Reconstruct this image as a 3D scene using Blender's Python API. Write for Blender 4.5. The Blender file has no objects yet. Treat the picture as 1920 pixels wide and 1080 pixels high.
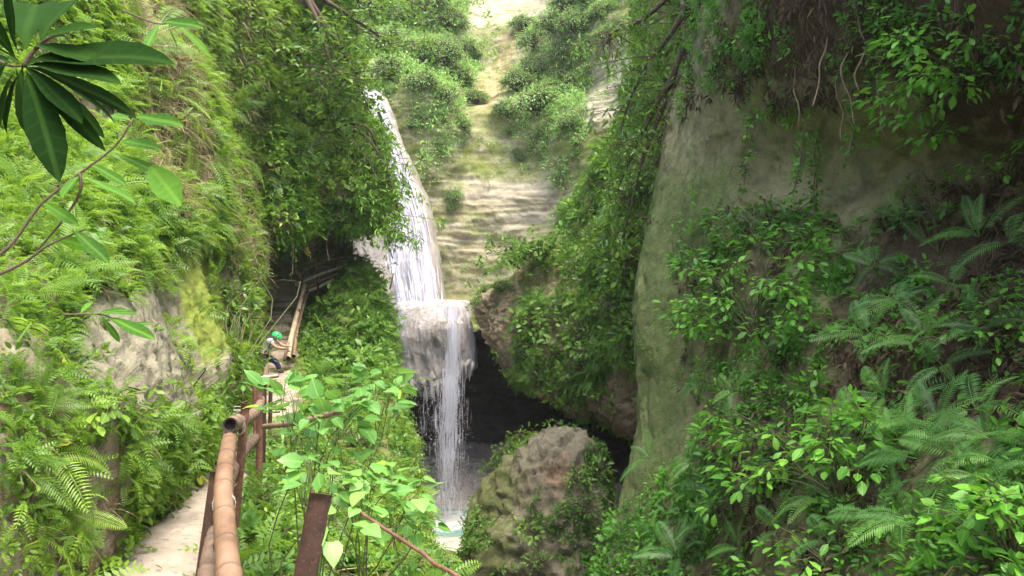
import bpy, math, random
import numpy as np
from mathutils import Vector, Matrix

R_ = math.radians
random.seed(7)
rng = np.random.default_rng(11)
sc = bpy.context.scene
COL = sc.collection

# ------------------------------------------------------------------ camera, sky, sun, exposure
F = 1400.0
cam = bpy.data.cameras.new('camera')
camo = bpy.data.objects.new('camera', cam)
COL.objects.link(camo)
cam.sensor_width = 36
cam.lens = 36 * F / 1920
cam.clip_start = 0.05
cam.clip_end = 500
camo.location = (0, 0, 0)
camo.rotation_euler = (R_(90), 0, 0)
sc.camera = camo

SUN_EL, SUN_AZ = 68, 150          # azimuth clockwise from +Y: light comes over the right cliff, from a little behind
world = bpy.data.worlds.new('World')
sc.world = world
world.use_nodes = True
wn = world.node_tree
wn.nodes.clear()
sky = wn.nodes.new('ShaderNodeTexSky')
sky.sky_type = 'NISHITA'
sky.sun_disc = False
sky.sun_elevation = R_(SUN_EL)
sky.sun_rotation = R_(SUN_AZ)
sky.air_density = 1.0
sky.dust_density = 6.0
sky.ozone_density = 0.6
bg = wn.nodes.new('ShaderNodeBackground')
bg.inputs['Strength'].default_value = 0.15
wo = wn.nodes.new('ShaderNodeOutputWorld')
wn.links.new(sky.outputs[0], bg.inputs[0])
wn.links.new(bg.outputs[0], wo.inputs[0])

sl = bpy.data.lights.new('sun', 'SUN')
sl.energy = 0.7
sl.angle = R_(28)
sl.color = (1, 0.96, 0.9)
so = bpy.data.objects.new('sun', sl)
COL.objects.link(so)
sd = Vector((math.sin(R_(SUN_AZ)) * math.cos(R_(SUN_EL)), math.cos(R_(SUN_AZ)) * math.cos(R_(SUN_EL)), math.sin(R_(SUN_EL))))
so.rotation_euler = sd.to_track_quat('Z', 'Y').to_euler()
so.location = sd * 60

sc.view_settings.view_transform = 'Standard'
sc.view_settings.look = 'None'
sc.view_settings.gamma = 1
sc.view_settings.exposure = 2.2
sc.cycles.max_bounces = 7
sc.cycles.diffuse_bounces = 4
sc.cycles.transmission_bounces = 5
sc.cycles.transparent_max_bounces = 12

# ------------------------------------------------------------------ numeric helpers
def hsh(ix, iy, iz, s):
    h = (ix * 374761393 + iy * 668265263 + iz * 2147483647 + s * 1274126177) & 0xFFFFFFFF
    h = ((h ^ (h >> 13)) * 1274126177) & 0xFFFFFFFF
    h = (h ^ (h >> 16)) & 0xFFFFFFFF
    h = (h * 2246822519) & 0xFFFFFFFF
    return ((h ^ (h >> 15)) & 0xFFFFFF) / float(0xFFFFFF) * 2 - 1

def vnoise(p, s=0):
    p = np.asarray(p, float)
    i = np.floor(p).astype(np.int64)
    f = p - i
    f = f * f * f * (f * (f * 6 - 15) + 10)
    r = 0
    for dx in (0, 1):
        wx = f[..., 0] if dx else 1 - f[..., 0]
        for dy in (0, 1):
            wy = f[..., 1] if dy else 1 - f[..., 1]
            for dz in (0, 1):
                wz = f[..., 2] if dz else 1 - f[..., 2]
                r = r + wx * wy * wz * hsh(i[..., 0] + dx, i[..., 1] + dy, i[..., 2] + dz, s)
    return r

def fbm(p, freq=1.0, oct=4, s=0, gain=0.5, st=(1, 1, 1)):
    p = np.asarray(p, float) * freq * np.array(st, float)
    a, r, t = 1.0, 0, 0
    for k in range(oct):
        r = r + a * vnoise(p + 17.3 * k, s + k)
        t += a
        a *= gain
        p = p * 2.03
    return r / t * 1.5

def ss(a, b, x):
    t = np.clip((x - a) / (b - a), 0, 1)
    return t * t * (3 - 2 * t)

def nz(v):
    return v / np.maximum(np.linalg.norm(v, axis=-1, keepdims=True), 1e-9)

def P(px, py, Y):                                   # a direction in the view plus a distance gives a place
    return np.array([(px - 960) / F * Y, Y, (540 - py) / F * Y], float)

def pix(p):
    Y = np.maximum(p[..., 1], 0.3)
    return p[..., 0] / Y * F + 960, 540 - p[..., 2] / Y * F

def inpoly(x, y, poly):
    r = np.zeros(x.shape, bool)
    n = len(poly)
    for i in range(n):
        x1, y1 = poly[i]
        x2, y2 = poly[(i + 1) % n]
        if y1 == y2:
            continue
        c = ((y1 > y) != (y2 > y)) & (x < (x2 - x1) * (y - y1) / (y2 - y1) + x1)
        r ^= c
    return r

def cr(C, n):                                        # Catmull-Rom along axis 0
    C = np.asarray(C, float)
    k = C.shape[0]
    E = np.concatenate([2 * C[:1] - C[1:2], C, 2 * C[-1:] - C[-2:-1]])
    t = np.linspace(0, k - 1, n)
    i = np.minimum(t.astype(int), k - 2)
    f = (t - i).reshape((-1,) + (1,) * (C.ndim - 1))
    a, b, c, d = E[i], E[i + 1], E[i + 2], E[i + 3]
    return 0.5 * (2 * b + (c - a) * f + (2 * a - 5 * b + 4 * c - d) * f ** 2 + (3 * b - a - 3 * c + d) * f ** 3)

# ------------------------------------------------------------------ object helpers
def tag(o, label=None, cat=None, group=None, kind=None):
    if label: o['label'] = label
    if cat: o['category'] = cat
    if group: o['group'] = group
    if kind: o['kind'] = kind
    return o

def link(o, parent=None):
    COL.objects.link(o)
    if parent: o.parent = parent
    return o

def empty(name, loc=(0, 0, 0)):
    o = bpy.data.objects.new(name, None)
    o.empty_display_size = 0.2
    o.location = loc
    return link(o)

def mk(name, V, faces, mats, parent=None, smooth=True, attrs=None, fmat=None, loc=None):
    """V (n,3); faces: list of (m,k) int arrays; attrs: name -> (domain, values)"""
    me = bpy.data.meshes.new(name)
    V = np.asarray(V, np.float32)
    faces = [np.asarray(f, np.int32) for f in faces if len(f)]
    me.vertices.add(len(V))
    me.vertices.foreach_set('co', V.ravel())
    nl = sum(f.size for f in faces)
    npy = sum(len(f) for f in faces)
    me.loops.add(nl)
    me.loops.foreach_set('vertex_index', np.concatenate([f.ravel() for f in faces]))
    me.polygons.add(npy)
    tot = np.concatenate([np.full(len(f), f.shape[1], np.int32) for f in faces])
    st = np.concatenate([[0], np.cumsum(tot)[:-1]]).astype(np.int32)
    me.polygons.foreach_set('loop_start', st)
    try:
        me.polygons.foreach_set('loop_total', tot)
    except Exception:
        pass
    me.update(calc_edges=True)
    if smooth:
        me.polygons.foreach_set('use_smooth', np.ones(npy, bool))
    for m in (mats if isinstance(mats, (list, tuple)) else [mats]):
        me.materials.append(m)
    if fmat is not None:
        me.polygons.foreach_set('material_index', np.asarray(fmat, np.int32))
    for k, (dom, val) in (attrs or {}).items():
        a = me.attributes.new(k, 'FLOAT', dom)
        a.data.foreach_set('value', np.asarray(val, np.float32).ravel())
    o = bpy.data.objects.new(name, me)
    if loc is not None: o.location = loc
    return link(o, parent)

class MB:                                            # collects pieces, then links them as one mesh
    def __init__(s): s.V, s.Q, s.T, s.n, s.r = [], [], [], 0, []
    def add(s, V, Q=None, T=None):
        V = np.asarray(V, float)
        s.V.append(V)
        if Q is not None and len(Q): s.Q.append(np.asarray(Q) + s.n)
        if T is not None and len(T): s.T.append(np.asarray(T) + s.n)
        s.n += len(V)
    def tube(s, pts, rad, seg=8, cap=True, hollow=False):
        pts = np.asarray(pts, float)
        rad = np.broadcast_to(np.asarray(rad, float), (len(pts),))
        d = nz(np.gradient(pts, axis=0))
        u = np.array([0, 0, 1.0])
        if abs(d[0] @ u) > 0.9: u = np.array([1.0, 0, 0])
        V = []
        a = np.linspace(0, 2 * np.pi, seg, endpoint=False)
        for i in range(len(pts)):
            x = np.cross(d[i], u); x /= np.linalg.norm(x)
            y = np.cross(x, d[i]); u = y
            V.append(pts[i] + rad[i] * (np.cos(a)[:, None] * x + np.sin(a)[:, None] * y))
        V = np.concatenate(V)
        j = np.arange(seg); k = (j + 1) % seg
        Q = np.concatenate([np.stack([i * seg + j, i * seg + k, (i + 1) * seg + k, (i + 1) * seg + j], 1) for i in range(len(pts) - 1)])
        T = []
        if cap:
            V = np.concatenate([V, pts[:1], pts[-1:]])
            m = len(V)
            T = np.concatenate([np.stack([k, j, np.full(seg, m - 2)], 1), np.stack([(len(pts) - 1) * seg + j, (len(pts) - 1) * seg + k, np.full(seg, m - 1)], 1)])
        s.add(V, Q, T)
        return s
    def box(s, c, sz, M=None):
        c = np.asarray(c, float); h = np.asarray(sz, float) / 2
        V = np.array([[x, y, z] for x in (-1, 1) for y in (-1, 1) for z in (-1, 1)]) * h
        if M is not None: V = V @ np.asarray(M).T
        s.add(V + c, [[0, 1, 3, 2], [4, 6, 7, 5], [0, 4, 5, 1], [2, 3, 7, 6], [0, 2, 6, 4], [1, 5, 7, 3]])
        return s
    def build(s, name, mat, parent=None, smooth=True, loc=None):
        f = []
        if s.Q: f.append(np.concatenate(s.Q))
        if s.T: f.append(np.concatenate(s.T))
        V = np.concatenate(s.V)
        if loc is not None: V = V - np.asarray(loc)
        return mk(name, V, f, mat, parent, smooth, loc=loc)

# ------------------------------------------------------------------ materials
def newmat(name):
    m = bpy.data.materials.new(name)
    m.use_nodes = True
    n = m.node_tree
    n.nodes.clear()
    return m, n, n.nodes.new('ShaderNodeOutputMaterial')

class N:
    def __init__(s, t): s.t = t
    def __call__(s, typ, ins=None, **kw):
        x = s.t.nodes.new('ShaderNode' + typ)
        for k, v in kw.items(): setattr(x, k, v)
        for k, v in (ins or {}).items():
            if isinstance(v, bpy.types.NodeSocket): s.t.links.new(v, x.inputs[k])
            else: x.inputs[k].default_value = v
        return x
    def math(s, op, a, b=0.0, clamp=False):
        return s('Math', {0: a, 1: b}, operation=op, use_clamp=clamp).outputs[0]
    def mix(s, f, a, b, blend='MIX'):
        x = s('Mix', data_type='RGBA', blend_type=blend)
        for k, v in ((0, f), (6, a), (7, b)):
            if isinstance(v, bpy.types.NodeSocket): s.t.links.new(v, x.inputs[k])
            else: x.inputs[k].default_value = v if k == 0 else (*v, 1) if len(v) == 3 else v
        return x.outputs[2]
    def ramp(s, f, pts):
        x = s('ValToRGB', {0: f})
        e = x.color_ramp.elements
        while len(e) < len(pts): e.new(0.5)
        for i, (p, c) in enumerate(pts):
            e[i].position = p
            e[i].color = (*c, 1) if len(c) == 3 else c
        return x.outputs[0]
    def noise(s, vec, scale, detail=6, rough=0.6, dist=0.0):
        return s('TexNoise', {'Vector': vec, 'Scale': scale, 'Detail': detail, 'Roughness': rough, 'Distortion': dist}).outputs[0]
    def mapr(s, v, a, b, c=0.0, d=1.0):
        return s('MapRange', {0: v, 1: a, 2: b, 3: c, 4: d}).outputs[0]

def rockmat(name, pale, mid, dark, moss1=(0.09, 0.13, 0.022), moss2=(0.20, 0.24, 0.05), scale=1.0, strata=0.0, bump=0.05, streak=0.0, soil=(0.10, 0.065, 0.035)):
    m, t, out = newmat(name)
    n = N(t)
    co = n('TexCoord').outputs['Object']
    a = n.noise(co, 0.55 * scale, 8, 0.65)
    b = n.noise(co, 3.0 * scale, 8, 0.7)
    c = n.noise(co, 26 * scale, 4, 0.7)
    vo = n('TexVoronoi', {'Vector': co, 'Scale': 38 * scale}, feature='F1').outputs['Distance']
    big = n.noise(n('Mapping', {'Vector': co, 'Location': (7, 3, 9)}).outputs[0], 1.4 * scale, 9, 0.72, 0.8)
    base = n.ramp(a, [(0.30, dark), (0.48, mid), (0.62, pale)])
    base = n.mix(n.mapr(b, 0.35, 0.7), base, n.mix(0.5, mid, pale))
    if strata:
        mp = n('Mapping', {'Vector': co, 'Scale': (0.3, 0.3, 3.2)})
        s1 = n.noise(mp.outputs[0], 1.0 * scale, 6, 0.65, 0.3)
        base = n.mix(n.math('MULTIPLY', n.mapr(s1, 0.52, 0.66), strata), base, pale)
        base = n.mix(n.math('MULTIPLY', n.mapr(s1, 0.46, 0.36), strata * 0.8), base, dark)
    if streak:
        mp = n('Mapping', {'Vector': co, 'Scale': (2.4, 2.4, 0.25)})
        s2 = n.noise(mp.outputs[0], 1.0 * scale, 6, 0.6, 0.2)
        base = n.mix(n.math('MULTIPLY', n.mapr(s2, 0.5, 0.68), streak), base, dark)
    base = n.mix(n.mapr(c, 0.62, 0.8, 0, 0.7), base, dark)
    base = n.mix(n.mapr(c, 0.4, 0.24, 0, 0.5), base, pale)
    base = n.mix(n.mapr(big, 0.56, 0.66, 0, 0.6), base, dark)
    base = n.mix(n.mapr(vo, 0.12, 0.0, 0, 0.5), base, dark)
    at = n('Attribute', attribute_name='moss').outputs['Fac']
    aso = n('Attribute', attribute_name='soil').outputs['Fac']
    base = n.mix(n.mapr(n.math('ADD', aso, n.math('MULTIPLY', n.math('SUBTRACT', b, 0.5), 1.4)), 0.35, 0.65), base, n.mix(n.mapr(c, .35, .65), soil, tuple(x * 1.9 for x in soil)))
    mc = n.mix(n.mapr(n.noise(co, 7 * scale, 6, 0.7), 0.35, 0.68), moss1, moss2)
    mf = n.math('ADD', at, n.math('MULTIPLY', n.math('SUBTRACT', b, 0.5), 1.5))
    mf = n.math('ADD', mf, n.math('MULTIPLY', n.math('SUBTRACT', c, 0.5), 0.7))
    mf = n.mapr(mf, 0.3, 0.75, 0, 0.88)
    base = n.mix(mf, base, mc)
    hb = n.math('ADD', n.math('MULTIPLY', b, 1.2), n.math('MULTIPLY', c, 0.45))
    hb = n.math('SUBTRACT', hb, n.mapr(big, 0.56, 0.66, 0, 0.35))
    if strata:
        hb = n.math('ADD', hb, n.math('MULTIPLY', s1, 0.8))
    bp = n('Bump', {'Strength': 0.9, 'Distance': bump, 'Height': hb})
    p = n('BsdfPrincipled', {'Base Color': base, 'Roughness': 0.9, 'Normal': bp.outputs[0]})
    p.inputs['Specular IOR Level'].default_value = 0.25
    t.links.new(p.outputs[0], out.inputs[0])
    return m

def leafmat(name, cols, trans=0.35, rough=0.42, spec=0.4, odd=None):
    """cols: dark, mid, bright; per-leaf attribute rnd and per-object random pick between them"""
    m, t, out = newmat(name)
    n = N(t)
    r = n('Attribute', attribute_name='rnd').outputs['Fac']
    ob = n('ObjectInfo').outputs['Random']
    co = n('NewGeometry').outputs['Position']
    big = n.noise(co, 0.9, 3, 0.5)
    f = n.math('ADD', n.math('MULTIPLY', r, 0.62), n.math('MULTIPLY', ob, 0.18))
    f = n.math('ADD', f, n.mapr(big, 0.3, 0.7, -0.18, 0.34))
    pts = [(0.08, cols[0]), (0.5, cols[1]), (0.92, cols[2])]
    col = n.ramp(f, pts)
    if odd:
        col = n.mix(n.math('GREATER_THAN', r, 1 - odd[0]), col, odd[1])
    luv = n('SeparateXYZ', {0: n('Attribute', attribute_name='leafuv').outputs['Vector']})
    rib = n.mapr(luv.outputs[0], 0.010, 0.028, 0.55, 0.0)
    wv = n.math('SINE', n.math('MULTIPLY', n.math('SUBTRACT', luv.outputs[1], n.math('MULTIPLY', luv.outputs[0], 0.75)), 52.0))
    side = n.mapr(wv, 0.80, 1.0, 0.0, 0.22)
    vein = n.math('MULTIPLY', n.math('MAXIMUM', rib, side), luv.outputs[2])
    mott = n.noise(co, 60, 3, 0.6)
    col = n.mix(n.mapr(mott, 0.45, 0.75, 0, 0.35), col, cols[0])
    col = n.mix(vein, col, (min(1, cols[2][0] * 1.5), min(1, cols[2][1] * 1.35), cols[2][2] * 1.6))
    d = n('BsdfPrincipled', {'Base Color': col, 'Roughness': rough})
    d.inputs['Specular IOR Level'].default_value = spec
    tr = n('BsdfTranslucent', {'Color': n.mix(0.5, col, (cols[2][0] * 1.5, cols[2][1] * 1.5, cols[2][2]))})
    mx = n('MixShader', {0: trans, 1: d.outputs[0], 2: tr.outputs[0]})
    t.links.new(mx.outputs[0], out.inputs[0])
    return m

def simple(name, c1, c2, scale=8, rough=0.7, bump=0.004, metal=0.0, stretch=(1, 1, 1), c3=None, spec=0.4):
    m, t, out = newmat(name)
    n = N(t)
    co = n('TexCoord').outputs['Object']
    mp = n('Mapping', {'Vector': co, 'Scale': stretch}).outputs[0]
    a = n.noise(mp, scale, 7, 0.68)
    b = n.noise(mp, scale * 6, 4, 0.6)
    col = n.mix(n.mapr(a, 0.35, 0.65), c1, c2)
    if c3: col = n.mix(n.mapr(b, 0.56, 0.68), col, c3)
    if name.startswith('bamboo'):
        col = n.mix(n.math('MULTIPLY', n('Attribute', attribute_name='node').outputs['Fac'], 0.8), col, tuple(x * .25 for x in c1))
        gr = n.noise(co, 2.1, 6, 0.75)
        col = n.mix(n.mapr(gr, 0.5, 0.68, 0, 0.75), col, tuple(x * .4 for x in c1))
    bp = n('Bump', {'Strength': 0.8, 'Distance': bump, 'Height': n.math('ADD', a, n.math('MULTIPLY', b, 0.4))})
    p = n('BsdfPrincipled', {'Base Color': col, 'Roughness': rough, 'Metallic': metal, 'Normal': bp.outputs[0]})
    p.inputs['Specular IOR Level'].default_value = spec
    t.links.new(p.outputs[0], out.inputs[0])
    return m

M = {}
M['rock_right'] = rockmat('rock_right', (0.37, 0.345, 0.18), (0.235, 0.225, 0.12), (0.07, 0.065, 0.036), moss1=(0.075, 0.115, 0.03), moss2=(0.165, 0.215, 0.07), bump=0.09, streak=0.35, soil=(0.05, 0.034, 0.02))
M['rock_left'] = rockmat('rock_left', (0.30, 0.285, 0.20), (0.21, 0.20, 0.13), (0.09, 0.08, 0.05), moss1=(0.12, 0.17, 0.02), moss2=(0.27, 0.34, 0.04), bump=0.05, scale=1.3, streak=0.3, soil=(0.11, 0.08, 0.05))
M['rock_back'] = rockmat('rock_back', (0.42, 0.385, 0.31), (0.24, 0.22, 0.125), (0.12, 0.105, 0.055), moss1=(0.075, 0.11, 0.014), moss2=(0.16, 0.195, 0.035), scale=0.35, strata=0.9, bump=0.09, soil=(0.20, 0.16, 0.085))
M['rock_mid'] = rockmat('rock_mid', (0.40, 0.33, 0.22), (0.25, 0.195, 0.13), (0.10, 0.075, 0.052), moss1=(0.09, 0.14, 0.02), moss2=(0.2, 0.26, 0.045), scale=0.7, bump=0.12, streak=0.3, soil=(0.16, 0.11, 0.07))
M['rock_cave'] = rockmat('rock_cave', (0.16, 0.14, 0.12), (0.09, 0.08, 0.07), (0.035, 0.03, 0.028), scale=0.5, bump=0.12, strata=0.4, soil=(.30, .28, .26))  # the soil colour here is a pale grey rock tone
M['rock_boulder'] = rockmat('rock_boulder', (0.33, 0.30, 0.22), (0.19, 0.17, 0.115), (0.065, 0.055, 0.038), moss1=(0.08, 0.12, 0.02), moss2=(0.18, 0.22, 0.05), scale=1.3, bump=0.16, soil=(0.26, 0.175, 0.11))
M['rock_fall'] = rockmat('rock_fall', (0.34, 0.32, 0.29), (0.24, 0.22, 0.19), (0.13, 0.12, 0.10), scale=0.5, bump=0.12, streak=0.5)
M['travertine'] = rockmat('travertine', (0.46, 0.44, 0.42), (0.31, 0.29, 0.275), (0.12, 0.105, 0.09), scale=1.6, bump=0.07, streak=0.55, moss1=(.12, .13, .03), moss2=(.2, .2, .06))
M['bank'] = rockmat('bank', (0.26, 0.20, 0.13), (0.17, 0.13, 0.08), (0.08, 0.06, 0.035), moss1=(0.07, 0.12, 0.018), moss2=(0.16, 0.24, 0.03), scale=1.5, bump=0.06, soil=(0.12, 0.08, 0.045))
M['path'] = simple('path', (0.27, 0.23, 0.175), (0.41, 0.36, 0.285), 2.2, 0.9, 0.03, c3=(0.19, 0.155, 0.115), spec=0.2)
M['step'] = simple('step', (0.25, 0.21, 0.16), (0.42, 0.36, 0.28), 3, 0.9, 0.03, c3=(0.16, 0.12, 0.085), spec=0.2)
M['streambed'] = simple('streambed', (0.40, 0.38, 0.33), (0.62, 0.60, 0.54), 1.2, 0.6, 0.06, c3=(0.22, 0.2, 0.16))
M['bark'] = simple('bark', (0.05, 0.035, 0.022), (0.12, 0.09, 0.06), 12, 0.85, 0.006, stretch=(1, 1, 0.3))
M['stem'] = simple('stem', (0.05, 0.06, 0.02), (0.10, 0.10, 0.04), 20, 0.7, 0.002)
M['root'] = simple('root', (0.11, 0.08, 0.05), (0.25, 0.19, 0.13), 9, 0.9, 0.004)
M['litter'] = leafmat('litter', ((0.03, 0.02, 0.012), (0.085, 0.058, 0.035), (0.26, 0.20, 0.13)), 0.1, 0.8, 0.2)
M['leaf_left'] = leafmat('leaf_left', ((0.025, 0.075, 0.010), (0.085, 0.185, 0.018), (0.22, 0.36, 0.040)), 0.42, odd=(0.03, (0.42, 0.36, 0.04)))
M['leaf_bulge'] = leafmat('leaf_bulge', ((0.04, 0.115, 0.015), (0.12, 0.28, 0.032), (0.28, 0.48, 0.06)), 0.38)
M['leaf_bank'] = leafmat('leaf_bank', ((0.03, 0.095, 0.015), (0.09, 0.21, 0.03), (0.22, 0.38, 0.06)), 0.38)
M['leaf_right'] = leafmat('leaf_right', ((0.018, 0.065, 0.009), (0.07, 0.22, 0.022), (0.20, 0.48, 0.05)), 0.34)
M['leaf_back'] = leafmat('leaf_back', ((0.085, 0.19, 0.05), (0.20, 0.38, 0.10), (0.36, 0.55, 0.16)), 0.3, rough=0.6)  # paler, cooler greens: distance haze put into the leaf colour
M['leaf_mid'] = leafmat('leaf_mid', ((0.035, 0.10, 0.018), (0.095, 0.22, 0.03), (0.23, 0.40, 0.05)), 0.34)
M['leaf_heart'] = leafmat('leaf_heart', ((0.05, 0.15, 0.025), (0.11, 0.28, 0.055), (0.22, 0.41, 0.09)), 0.32, odd=(0.03, (0.26, 0.42, 0.02)))
M['leaf_fresh'] = leafmat('leaf_fresh', ((0.03, 0.12, 0.012), (0.10, 0.31, 0.03), (0.24, 0.52, 0.065)), 0.34)
M['leaf_shaded'] = leafmat('leaf_shaded', ((0.004, 0.014, 0.003), (0.009, 0.028, 0.005), (0.02, 0.055, 0.008)), 0.22, rough=0.8, spec=.03)  # shade of the canopy overhead put into the colour as near-black greens
M['leaf_twig'] = leafmat('leaf_twig', ((0.02, 0.07, 0.008), (0.05, 0.15, 0.014), (0.10, 0.23, 0.022)), 0.4, rough=.6, spec=.15)
M['fern_right'] = leafmat('fern_right', ((0.035, 0.11, 0.02), (0.085, 0.225, 0.045), (0.18, 0.36, 0.07)), 0.3)
M['fern_left'] = leafmat('fern_left', ((0.05, 0.12, 0.016), (0.125, 0.25, 0.028), (0.26, 0.41, 0.05)), 0.45)
M['dry'] = leafmat('dry', ((0.13, 0.11, 0.055), (0.26, 0.23, 0.12), (0.38, 0.34, 0.2)), 0.3, 0.8, 0.2)
M['bamboo'] = simple('bamboo', (0.15, 0.085, 0.05), (0.27, 0.175, 0.11), 5, 0.5, 0.003, stretch=(1, 0.25, 1), c3=(0.22, 0.12, 0.06))
M['bamboo_old'] = simple('bamboo_old', (0.15, 0.10, 0.065), (0.28, 0.20, 0.14), 6, 0.6, 0.003, c3=(0.1, 0.06, 0.04))
M['bamboo_pale'] = simple('bamboo_pale', (0.42, 0.33, 0.2), (0.58, 0.48, 0.33), 3, 0.5, 0.003)
M['hole'] = simple('hole', (0.02, 0.015, 0.01), (0.03, 0.02, 0.015), 5, 0.9)  # near-black colour paints in the shade inside cut bamboo ends
M['rust'] = simple('rust', (0.10, 0.05, 0.033), (0.22, 0.115, 0.075), 14, 0.75, 0.002, metal=0.15, c3=(0.05, 0.03, 0.025))
M['rust_dark'] = simple('rust_dark', (0.035, 0.02, 0.015), (0.075, 0.04, 0.027), 16, 0.7, 0.002, metal=0.2, c3=(0.12, 0.06, 0.035))
M['wire'] = simple('wire', (0.3, 0.27, 0.22), (0.42, 0.38, 0.3), 20, 0.5)

def watermat():
    m, t, out = newmat('pool_water')
    n = N(t)
    co = n('TexCoord').outputs['Object']
    a = n.noise(co, 3.5, 5, 0.6)
    b = n.noise(co, 0.7, 4, 0.6)
    dst = n('VectorMath', {0: co, 1: (-2.6, 28.9, -9.0)}, operation='DISTANCE').outputs['Value']
    foam = n.math('ADD', n.mapr(dst, 0.6, 2.1, 0.75, -0.1), n.math('MULTIPLY', n.math('SUBTRACT', a, 0.5), 1.6))
    foam = n.mapr(foam, 0.25, 0.6)
    col = n.mix(n.mapr(b, 0.35, 0.65), (0.14, 0.30, 0.27), (0.27, 0.43, 0.38))
    col = n.mix(foam, col, (0.75, 0.78, 0.78))
    bp = n('Bump', {'Strength': 0.6, 'Distance': 0.03, 'Height': a})
    p = n('BsdfPrincipled', {'Base Color': col, 'Roughness': 0.12, 'Normal': bp.outputs[0]})
    t.links.new(p.outputs[0], out.inputs[0])
    return m
M['water'] = watermat()

def foammat(name, thr0, thr1, sc1=(1, 1, 1), col=(0.48, 0.48, 0.55), col2=(0.23, 0.23, 0.30)):
    """white water: streaks of foam with gaps that show the wet rock behind"""
    m, t, out = newmat(name)
    n = N(t)
    uv = n('Attribute', attribute_name='flow', attribute_type='GEOMETRY').outputs['Vector']
    mp = n('Mapping', {'Vector': uv, 'Scale': sc1}).outputs[0]
    a = n.noise(mp, 1.0, 8, 0.72, 0.25)
    mp2 = n('Mapping', {'Vector': uv, 'Scale': (sc1[0] * 0.22, sc1[1] * 0.5, 1)}).outputs[0]
    b = n.noise(mp2, 1.0, 4, 0.6, 0.4)
    ed = n('Attribute', attribute_name='edge').outputs['Fac']
    f = n.math('ADD', n.math('ADD', a, n.math('MULTIPLY', n.math('SUBTRACT', b, 0.5), 0.55)), ed)
    al = n.mapr(f, thr0, thr1)
    c = n.mix(n.mapr(a, 0.35, 0.62), col2, col)
    bp = n('Bump', {'Strength': 0.8, 'Distance': 0.08, 'Height': a})
    p = n('BsdfPrincipled', {'Base Color': c, 'Roughness': 0.35, 'Normal': bp.outputs[0], 'Alpha': al})
    tl = n('BsdfTranslucent', {'Color': (0.8, 0.82, 0.88, 1)})
    tp = n('BsdfTransparent')
    m1 = n('MixShader', {0: al, 1: tp.outputs[0], 2: tl.outputs[0]})
    mx = n('MixShader', {0: 0.3, 1: p.outputs[0], 2: m1.outputs[0]})
    t.links.new(mx.outputs[0], out.inputs[0])
    return m
M['foam_upper'] = foammat('foam_upper', 0.30, 0.56, (2.2, 0.16, 1))
M['foam_dome'] = foammat('foam_dome', 0.46, 0.74, (7.0, 0.7, 1))

def strandmat():
    m, t, out = newmat('falling_water')
    n = N(t)
    p = n('BsdfPrincipled', {'Base Color': (0.82, 0.84, 0.9, 1), 'Roughness': 0.25})
    tl = n('BsdfTranslucent', {'Color': (0.85, 0.87, 0.95, 1)})
    mx = n('MixShader', {0: 0.4, 1: p.outputs[0], 2: tl.outputs[0]})
    tp = n('BsdfTransparent')
    m2 = n('MixShader', {0: 0.42, 1: mx.outputs[0], 2: tp.outputs[0]})
    t.links.new(m2.outputs[0], out.inputs[0])
    return m
M['strand'] = strandmat()

# ------------------------------------------------------------------ lofted terrain sheets
class Sheet:
    pass

def loft(ctrl, nu, nv, noise=(), world=False, seed=0, xf=None):
    """ctrl rows x cols of (px, py, distance) or, if world, of (x, y, z)"""
    C = np.array(ctrl, float)
    if not world:
        C = P(C[..., 0], C[..., 1], C[..., 2]).transpose(1, 2, 0) if False else np.stack([(C[..., 0] - 960) / F * C[..., 2], C[..., 2], (540 - C[..., 1]) / F * C[..., 2]], -1)
    if xf is not None: C = xf(C)
    G = cr(C, nu)
    G = cr(G.transpose(1, 0, 2), nv).transpose(1, 0, 2)
    def norms(G):
        du = np.gradient(G, axis=0); dv = np.gradient(G, axis=1)
        n = nz(np.cross(du, dv))
        return n
    n = norms(G)
    sgn = np.sign(np.mean(np.sum(n * (-G), -1)))
    n = n * sgn
    for (amp, freq, oct, st, mode) in noise:
        f = fbm(G, freq, oct, seed, 0.5, st)
        if mode == 'ridge': f = 1 - np.abs(f) * 2
        if mode == 'cut': f = -np.maximum(0, 1 - np.abs(f) * 9)
        if mode == 'terr': f = np.abs(((f * 3) % 1) - 0.5) * 2
        G = G + n * (amp * f)[..., None]
        seed += 31
    s = Sheet()
    s.G = G
    s.N = norms(G) * sgn
    s.flip = sgn < 0
    s.seed = seed
    return s

def sheet_obj(name, s, mat, moss=None, soil=None, extra=None):
    nu, nv, _ = s.G.shape
    idx = np.arange(nu * nv).reshape(nu, nv)
    a, b, c, d = idx[:-1, :-1], idx[1:, :-1], idx[1:, 1:], idx[:-1, 1:]
    Q = np.stack([a, b, c, d], -1).reshape(-1, 4)
    if s.flip: Q = Q[:, ::-1]
    px, py = pix(s.G)
    at = {'moss': ('POINT', moss(px, py, s.G, s.N) if moss else np.zeros(nu * nv)),
          'soil': ('POINT', soil(px, py, s.G, s.N) if soil else np.zeros(nu * nv))}
    at.update(extra or {})
    return mk(name, s.G.reshape(-1, 3), [Q], mat, attrs=at)

def soft(px, py, poly, w=25):
    """smooth membership of a polygon: average of jittered tests"""
    r = 0
    for (dx, dy) in ((0, 0), (w, 0), (-w, 0), (0, w), (0, -w), (w * .7, w * .7), (-w * .7, w * .7), (w * .7, -w * .7), (-w * .7, -w * .7)):
        r = r + inpoly(px + dx, py + dy, poly)
    return r / 9.0

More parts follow.
